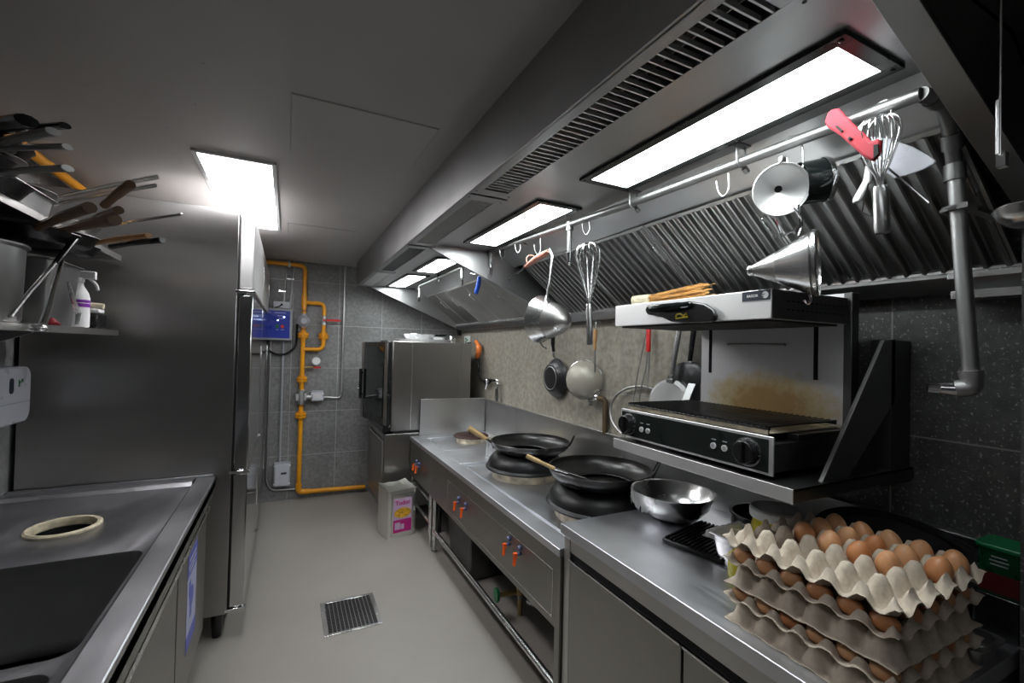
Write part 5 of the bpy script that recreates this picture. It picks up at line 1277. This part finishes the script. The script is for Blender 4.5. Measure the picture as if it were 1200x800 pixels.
hook(.545, .12, (-.2, -1), 'wire hook carrying the small whisk and red-handled tool')

# ---------------- balloon whisks
def whisk(p_top, p_end, r, loops, label, hr, wr=.0022):
    """p_top: head of the loops, p_end: end of the handle"""
    a, b = Vector(p_top), Vector(p_end); ax = (b-a); L = ax.length; ax.normalize(); u, v = frame_of(ax)
    t = thing('balloon_whisk', label, 'whisk', tuple(b))
    hl = L*.40
    bm = nb()
    for k in range(loops):
        th = PI*k/loops; d = u*math.cos(th)+v*math.sin(th); pts = []
        rk = r*(.92+.08*math.cos(k*2.1))
        prof = [(.10, L-hl+.02), (.16, L-hl-.02), (.45, L*.42), (.80, L*.25), (1.0, L*.13), (.85, L*.045), (.45, L*.006), (0, 0)]
        for q, z in prof: pts.append(a+ax*z+d*rk*q)
        for q, z in prof[:-1][::-1]: pts.append(a+ax*z-d*rk*q)
        tube(bm, smooth_path(pts, 3), wr, 5)
    obj('wire_loops', bm, 'steel_bright', t)
    bm = nb(); tube(bm, [b-ax*hl, b-ax*(hl-.008), b-ax*.01, b], [hr*.9, hr, hr*1.05, hr*.95], 18); obj('handle', bm, 'steel_bright', t)
    return t
whisk((1.185, 1.645, 2.075), (1.195, 1.63, 1.625), .062, 6, 'large balloon whisk hanging head up beside the salamander', .0135)
whisk(PX(1028, 138, 1.18), PX(1034, 273, 1.19), .043, 10, 'small dense balloon whisk with thick handle hanging near the elbow pipe', .0150, .0012)

# ---------------- long-handled conical strainer
t = thing('conical_strainer', 'conical strainer with long flat handle hanging mouth to the aisle', 'strainer', (1.20, 2.07, 1.80))
sc_ = PX(634, 374, 1.17); ap = PX(671, 377, 1.235); dr = (ap-sc_).normalized()
Ms = aim(dr, sc_)
bm = nb(); lathe(bm, [(.118, -.002), (.123, .0), (.114, .014), (.094, .064), (.092, .070), (.089, .067), (.110, .012)], Ms, 44, close=True); obj('collar', bm, 'steel_bright', t)
bm = nb(); lathe(bm, [(.090, .067), (.084, .095), (.066, .135), (.040, .168), (.018, .185), (0, .190)], Ms, 44); obj('mesh_cone', bm, 'perforated', t)
bm = nb(); hb = PX(640, 352, 1.17); tube(bm, [PX(639, 357, 1.17), hb, PX(644.5, 328, 1.17), PX(647, 300, 1.172), PX(644, 292, 1.172)], [.006, .009, .0085, .0085, .006], 8, flat=(1, .5)); obj('handle', bm, 'steel_bright', t)
bm = nb(); lo = sc_-Vector((0, 0, .118)); tube(bm, smooth_path([lo, lo+dr*.015-Vector((0, 0, .02)), lo+dr*.03-Vector((0, 0, .024)), lo+dr*.045-Vector((0, 0, .03))], 3), .004, 6); obj('rest_hook', bm, 'steel_bright', t)

# ---------------- pink lighter
t = thing('gas_lighter', 'long kitchen lighter with pale pink handle hanging from the rail', 'lighter', (1.17, 2.3, 2.1))
q = lambda x, y: PX(x, y, 1.175)
bm = nb(); tube(bm, [q(643, 294), q(638, 297.5), q(630, 302), q(620, 309.5), q(616, 313)], [.015, .022, .021, .017, .010], 10, flat=(1, .6)); g_ = obj('grip', bm, 'pink', t)
bm = nb(); tube(bm, [q(617, 312), q(596, 328)], [.007, .005], 8); obj('barrel', bm, 'black_plastic', t)
bm = nb(); c0 = q(622, 304); tube(bm, [c0+rt*.024*math.cos(2*PI*k/18)+up*.024*math.sin(2*PI*k/18) for k in range(18)], .003, 6, closed=True); obj('trigger_guard', bm, 'pink', t)
bm = nb(); box(bm, -.008, .008, -.003, .003, -.001, .001, basis(q(637, 297)-fw*.024, (q(643, 294)-q(616, 313)), up)); obj('logo_mark', bm, 'black_matt', g_)

# ---------------- funnel with black band
t = thing('steel_funnel', 'wide steel funnel hanging mouth forward with black banded cup behind', 'funnel', (1.19, .74, 1.9))
fc = PX(915, 222, 1.165); fd = (Vector((0, 0, CAMH))-fc); fd = (fd.normalized()+Vector((-.10, -.25, -.12))).normalized()
Mf = aim(fd, fc)
bm = nb(); lathe(bm, [(.062, .002), (.0665, .004), (.068, 0), (.064, -.003), (.058, -.008), (.015, -.046), (.010, -.048), (.009, -.085), (.0125, -.085), (.014, -.052), (.060, -.012)], Mf, 48, close=True); obj('cone', bm, 'steel_satin', t)
bm = nb(); lathe(bm, [(0.0094, -.047), (.0094, -.0475), (0, -.0475)], Mf, 24); obj('spout_opening', bm, 'hole_black', t)
bm = nb(); e = Mf @ Vector((0, .064, 0)); box(bm, e.x-.010, e.x+.010, e.y-.005, e.y+.005, fc.z+.062, fc.z+.078); obj('hanging_tab', bm, 'steel_bright', t, .002)
cc = PX(952, 213, 1.25); Mc = aim((.75, -.60, .14), cc)
t = thing('measuring_cup', 'black banded steel cup hanging right behind the funnel mouth', 'cup', tuple(cc))
bm = nb(); lathe(bm, [(0, .035), (.050, .035), (.056, .031), (.056, -.03), (.053, -.03), (.052, .028), (0, .030)], Mc, 40); obj('cup', bm, 'black_glass', t)
bm = nb(); lathe(bm, [(.0575, .036), (.0585, .030), (.0575, .024), (.055, .030)], Mc, 40, close=True); obj('rim_band', bm, 'chrome', t)

# ---------------- conical sieve below
t = thing('chinois_sieve', 'perforated steel cone sieve hanging on its side in front of the salamander', 'sieve', (1.2, .75, 1.8))
ca = PX(957, 308, 1.235); cb = PX(877, 317, 1.165); cd = (cb-ca); Lc = cd.length
Mc = aim(cd, ca)
bm = nb(); lathe(bm, [(.086, 0), (.0135, Lc-.01)], Mc, 56); obj('perforated_cone', bm, 'perforated', t)
bm = nb(); lathe(bm, [(.086, -.004), (.089, -.001), (.088, .006), (.085, .006)], Mc, 56, close=True); lathe(bm, [(.084, .012), (.0118, Lc-.012)], Mc, 40); obj('rim_band', bm, 'steel_bright', t)
bm = nb(); lathe(bm, [(.0145, Lc-.012), (.015, Lc-.002), (.011, Lc+.002), (0, Lc+.002)], Mc, 24); obj('tip', bm, 'steel_bright', t)
p = PX(935, 272, 1.20)
bm = nb(); tube(bm, smooth_path([PX(935, 275, 1.205), PX(939, 262, 1.20), PX(936, 250, 1.195), PX(931, 243, 1.19)], 3), .006, 8, flat=(1, .4)); tube(bm, [PX(936, 240, 1.19), PX(937, 262, 1.20), PX(930, 270, 1.20), PX(916, 277, 1.195), PX(914, 270, 1.19), PX(904, 248, 1.18)], .003, 6); obj('handle', bm, 'chrome', t)
bm = nb(); tube(bm, smooth_path([PX(949, 345, 1.22), PX(950, 352, 1.22), PX(946, 356, 1.22), PX(942, 352, 1.22)], 3), .004, 6); obj('rest_hook', bm, 'chrome', t)

# ---------------- red-handled peeler and white scraper
t = thing('utility_knife', 'tool with bright red moulded grip hanging on the rail beside the small whisk', 'knife', (1.19, .56, 2.0))
q = lambda x, y, X=1.215: PX(x, y, X)
path = [q(969, 139), q(976, 134), q(985, 146), q(996, 160), q(1008, 172), q(1018, 182)]
bm = nb(); out = [(971, 133), (976, 128), (984, 127.5), (989, 133), (991, 136), (996, 139), (998, 143), (1003, 147), (1006, 151), (1012, 155), (1022, 166), (1031, 158+4), (1034, 166), (1032, 180), (1024, 190), (1012, 183), (1004, 176), (985, 159), (970, 149), (967.5, 143)]
def slab(bm, outline, X, th):
    c = [PX(x, y, X) for x, y in outline]; n = len(c); nn = (c[1]-c[0]).cross(c[n//2]-c[0]).normalized()
    nn = Vector((-1, 0, 0)); a = [bm.verts.new(p+nn*th/2) for p in c]; b = [bm.verts.new(p-nn*th/2) for p in c]
    bm.faces.new(a); bm.faces.new(b[::-1])
    for i in range(n): bm.faces.new((a[i], a[(i+1) % n], b[(i+1) % n], b[i]))
slab(bm, out, 1.150, .014); g_ = obj('grip', bm, 'pink_red', t, .005)
bm = nb(); slab(bm, [(979, 148), (981, 147), (988, 153), (986, 155)], 1.141, .004); slab(bm, [(993.5, 163), (996, 160), (999, 162), (996.5, 162.5), (996, 165)], 1.141, .004); obj('slots', bm, 'hole_black', g_)
bm = nb(); slab(bm, [(1024, 170), (1029, 169), (1030, 180), (1024, 186)], 1.141, .004); obj('thumb_hole', bm, 'hole_black', g_)
t = thing('dough_scraper', 'broad white plastic scraper blade hanging behind the small whisk', 'scraper', (1.24, .55, 2.0))
bm = nb(); slab(bm, [(1020, 160), (1044, 163), (1070, 172), (1088, 182), (1097, 188), (1096, 192), (1082, 199), (1062, 206), (1048, 209), (1036, 200), (1022, 190)], 1.245, .005); obj('blade', bm, 'white_plastic', t, .002)
bm = nb(); slab(bm, [(1016, 190), (1022, 192), (1021, 212), (1008, 236), (999, 239), (1000, 233), (1012, 212)], 1.225, .010); obj('handle', bm, 'white_bright', t, .003)
bm = nb(); tube(bm, [q(1040, 196, 1.235), q(1088, 238, 1.25)], .0026, 8); obj('steel_rod', bm, 'chrome', t)
bm = nb(); tube(bm, [q(1018, 212, 1.222), q(1010, 248, 1.222), q(1026, 256, 1.222)], .0016, 6); obj('wire_loop', bm, 'chrome', t)

# ---------------- ladle at the right edge
t = thing('round_ladle', 'shiny deep ladle bowl hanging at the right edge of the kitchen', 'ladle', (1.3, .38, 1.8))
lc = PY(1201, 250, .345); Ml = aim((.2, 1, .45), lc)
Ml = Matrix.Translation(lc) @ Matrix.Rotation(R(14), 4, 'Y')
bm = nb(); lathe(bm, [(0, -.024), (.022, -.022), (.038, -.010), (.0435, .002), (.046, .004), (.044, .0065), (.036, -.006), (.02, -.018), (0, -.020)], Ml, 44); obj('bowl', bm, 'steel_bright', t)
bm = nb(); tube(bm, smooth_path([lc+Vector((.040, 0, .0)), lc+Vector((.07, 0, .06)), lc+Vector((.08, 0, .22)), lc+Vector((.08, 0, .40))], 4), .005, 8); obj('handle', bm, 'steel_bright', t)

# ================================================================= LEFT SHELF CLUTTER
t = thing('stock_pot', 'large round steel stock pot on the lower shelf at the left edge', 'pot', (-.90, 2.0, 1.645))
bm = nb(); lathe(bm, [(0, 0), (.145, 0), (.15, .01), (.155, .235), (.165, .243), (.165, .248), (.150, .246), (.145, .012), (0, .008)], Matrix.Translation((-.918, 1.98, 1.646)), 48); pb = obj('body', bm, 'steel_shade', t)
t = thing('inset_container', 'squarish steel container with worn label beside the stock pot', 'container', (-.85, 2.30, 1.645))
bm = nb(); tub(bm, Matrix.Translation((-.86, 2.30, 1.646)), .17, .24, .20, .27, .235); obj('body', bm, 'steel_shade', t)
bm = nb(); box(bm, -.775, -.772, 2.20, 2.25, 1.76, 1.80, None); 
obj('worn_label', bm, 'grey_plastic', t)
t = thing('spray_bottle', 'white spray bottle with purple label on the lower shelf', 'spray bottle', (-.80, 2.42, 1.645))
bx, by = -.785, 2.49
bm = nb(); lathe(bm, [(0, 0), (.034, 0), (.038, .005), (.038, .12), (.032, .145), (.016, .175), (.014, .20), (0, .20)], Matrix.Translation((bx, by, 1.646))); bb = obj('body', bm, 'white_bright', t)
bm = nb(); lathe(bm, [(.0385, .085), (.0385, .100)], Matrix.Translation((bx, by, 1.646))); bmesh.ops.solidify(bm, geom=list(bm.faces), thickness=-.0006); obj('purple_band', bm, 'purple', bb)
bm = nb(); lathe(bm, [(.0385, .103), (.0385, .115)], Matrix.Translation((bx, by, 1.646))); bmesh.ops.solidify(bm, geom=list(bm.faces), thickness=-.0006); obj('purple_band', bm, 'purple', bb)
bm = nb(); box(bm, bx-.05, bx+.055, by-.011, by+.011, 1.85, 1.882); tube(bm, smooth_path([(bx+.03, by, 1.855), (bx+.055, by, 1.83), (bx+.062, by, 1.805)], 3), .006, 8); cyl(bm, (bx, by, 1.835), (bx, by, 1.855), .018); obj('trigger_head', bm, 'white_bright', t, .004)
t = thing('cleaning_kit', 'small black case with cream and white lids on the lower shelf', 'case', (-.82, 2.68, 1.645))
bm = nb(); box(bm, -.90, -.76, 2.62, 2.74, 1.646, 1.715); obj('case', bm, 'black_plastic', t, .006)
bm = nb(); cyl(bm, (-.84, 2.66, 1.752), (-.75, 2.66, 1.748), .013); obj('cream_roll', bm, 'cream', t)
bm = nb(); box(bm, -.86, -.755, 2.62, 2.69, 1.716, 1.734); obj('white_lid', bm, 'white_bright', t, .004)
bm = nb(); lathe(bm, [(0, 0), (.022, 0), (.022, .006), (.008, .020), (0, .028)], Matrix.Translation((-.755, 2.18, 1.646))); tag(obj('bottle_cap', bm, 'pink_red'), 'small pinkish red cap at the front of the lower shelf', 'cap')
# ladle and tongs leaning out in front of the shelf
def P_(x, y, X=-.71): return PX(x, y, X)
t = thing('serving_ladle', 'ladle with black grip leaning against the containers on the lower shelf', 'ladle', tuple(P_(12, 372)))
bm = nb(); tube(bm, [P_(90, 276, -.69), P_(65, 308, -.70)], [.011, .009], 10, flat=(1, .6)); obj('grip', bm, 'black_plastic', t)
bm = nb(); tube(bm, [P_(65, 308, -.70), P_(33, 344, -.71), P_(12, 371, -.72)], .006, 8); obj('stem', bm, 'steel_bright', t)
t = thing('kitchen_tongs', 'scalloped steel tongs hanging over the front edge of the lower shelf', 'tongs', tuple(P_(48, 386)))
bm = nb(); tube(bm, [P_(73, 305, -.70), P_(62, 340, -.70), P_(56, 362, -.70), P_(50, 380, -.70)], [.005, .008, .009, .012], 8, flat=(1, .4)); ball(bm, P_(45, 384, -.70), .022, (1, 1, .6)); obj('arm', bm, 'steel_bright', t)
bm = nb(); tube(bm, [P_(80, 330, -.70), P_(86, 352, -.70), P_(92, 368, -.70), P_(90, 380, -.70)], [.004, .008, .009, .006], 8, flat=(1, .4)); obj('arm', bm, 'steel_bright', t)

# pans piled on the upper shelf, handles out over the aisle
def pan(tip, base, Xt, Xb, r, mat, hmat, label, hw=.011, wood=False, loop=False, body=True, flat=.6):
    a = PX(tip[0], tip[1], Xt); b = PX(base[0], base[1], Xb); d = (a-b); dn = d.normalized()
    t = thing('frying_pan', label, 'frying pan', tuple(b), 'pans piled on the upper shelf')
    if body:
        dh = Vector((dn.x, dn.y, 0)).normalized(); c = b - dh*r
        c.x = max(c.x, XL+r+.02)
        bm = nb(); lathe(bm, [(0, -.030), (r*.78, -.030), (r*.84, -.026), (r, .006), (r+.004, .008), (r+.002, .011), (r*.97, .007), (r*.80, -.024), (0, -.026)], Matrix.Translation((c.x, c.y, b.z-.005)), 40); obj('body', bm, mat, t)
    if loop:
        u, v = frame_of(dn); s = Vector((0, 0, 1)).cross(dn).normalized()
        bm = nb(); tube(bm, elbow_path([b+s*.012, b+dn*d.length*.5+s*.009, a+s*.006, a-s*.006, b+dn*d.length*.5-s*.009, b-s*.012], .01, 3), .0035, 6)
    else:
        m = b+d*.5+Vector((0, 0, .003))
        bm = nb(); tube(bm, smooth_path([b, b+d*.15+Vector((0, 0, .001)), m, a-d*.04, a], 3), [hw*.9]*3+[hw*.85]*3+[hw]*3+[hw*1.05]*3+[hw*.8], 10, flat=(1, flat))
    h = obj('handle', bm, hmat, t)
    return t
pan((31, 141), (-40, 152), -.50, -.74, .11, 'nonstick', 'black_plastic', 'pan with thick dark handle, topmost at the left edge of the pile', .019)
pan((76, 147), (-10, 156), -.50, -.73, .13, 'nonstick', 'black_glass', 'pan whose dark handle reaches right just above the yellow pipe', .012)
pan((62, 154), (-20, 172), -.50, -.73, .12, 'steel_old', 'steel_old', 'pan whose dark steel handle ends in a small bright hook', .014)
pan((79, 172), (-20, 176), -.50, -.72, .12, 'nonstick', 'steel_old', 'pan with flat dark handle pointing right below the hooked one', .012)
pan((79, 197), (-10, 204), -.50, -.73, .13, 'nonstick', 'steel_old', 'pan with dark straight handle crossing in front of the yellow pipe', .013)
pan((185, 207), (68, 231), -.48, -.76, .15, 'steel_old', 'steel_bright', 'steel pan with longest upper handle slanting up toward the ceiling lamp', .015, flat=.5)
pan((182, 217), (62, 240), -.50, -.77, .14, 'steel_old', 'steel_bright', 'steel pan with hollow handle just below the highest slanting one', .015, flat=.5)
pan((153, 216), (122, 241), -.50, -.60, .12, 'nonstick', 'wood_dark', 'pan with short dark wooden handle tilted steeply upward', .016, body=False, flat=.9)
pan((105, 243), (45, 266), -.52, -.74, .15, 'iron_black', 'wood_dark', 'black iron pan with dark round wooden handle, left of the wooden ones', .017, flat=.9)
pan((134, 257), (72, 270), -.50, -.72, .16, 'iron_black', 'wood_dark', 'black iron pan with dark wooden handle whose pale end faces the aisle', .020, flat=.9)
pan((139, 246), (100, 262), -.46, -.64, .12, 'iron_black', 'wood_dark', 'pan with dark wooden handle behind the pale-ended one', .013, body=False, flat=.9)
pan((213, 251), (112, 266), -.42, -.72, .13, 'steel_old', 'chrome', 'pan with shiny wire loop handle reaching farthest right', .01, loop=True)
pan((174, 276), (98, 287), -.48, -.72, .12, 'nonstick', 'wood', 'pan with light brown wooden handle, lowest but one of the pile', .013, flat=.8)
pan((190, 281), (130, 289), -.42, -.60, .12, 'nonstick', 'black_plastic', 'black handle just beneath the light brown wooden handle', .013, body=False, flat=.8)
bm = nb(); tub(bm, Matrix.Translation((-.88, 2.02, 2.012)), .22, .30, .24, .32, .07); tag(obj('roasting_dish', bm, 'steel_old'), 'worn steel roasting dish under the pan pile on the upper shelf', 'dish')
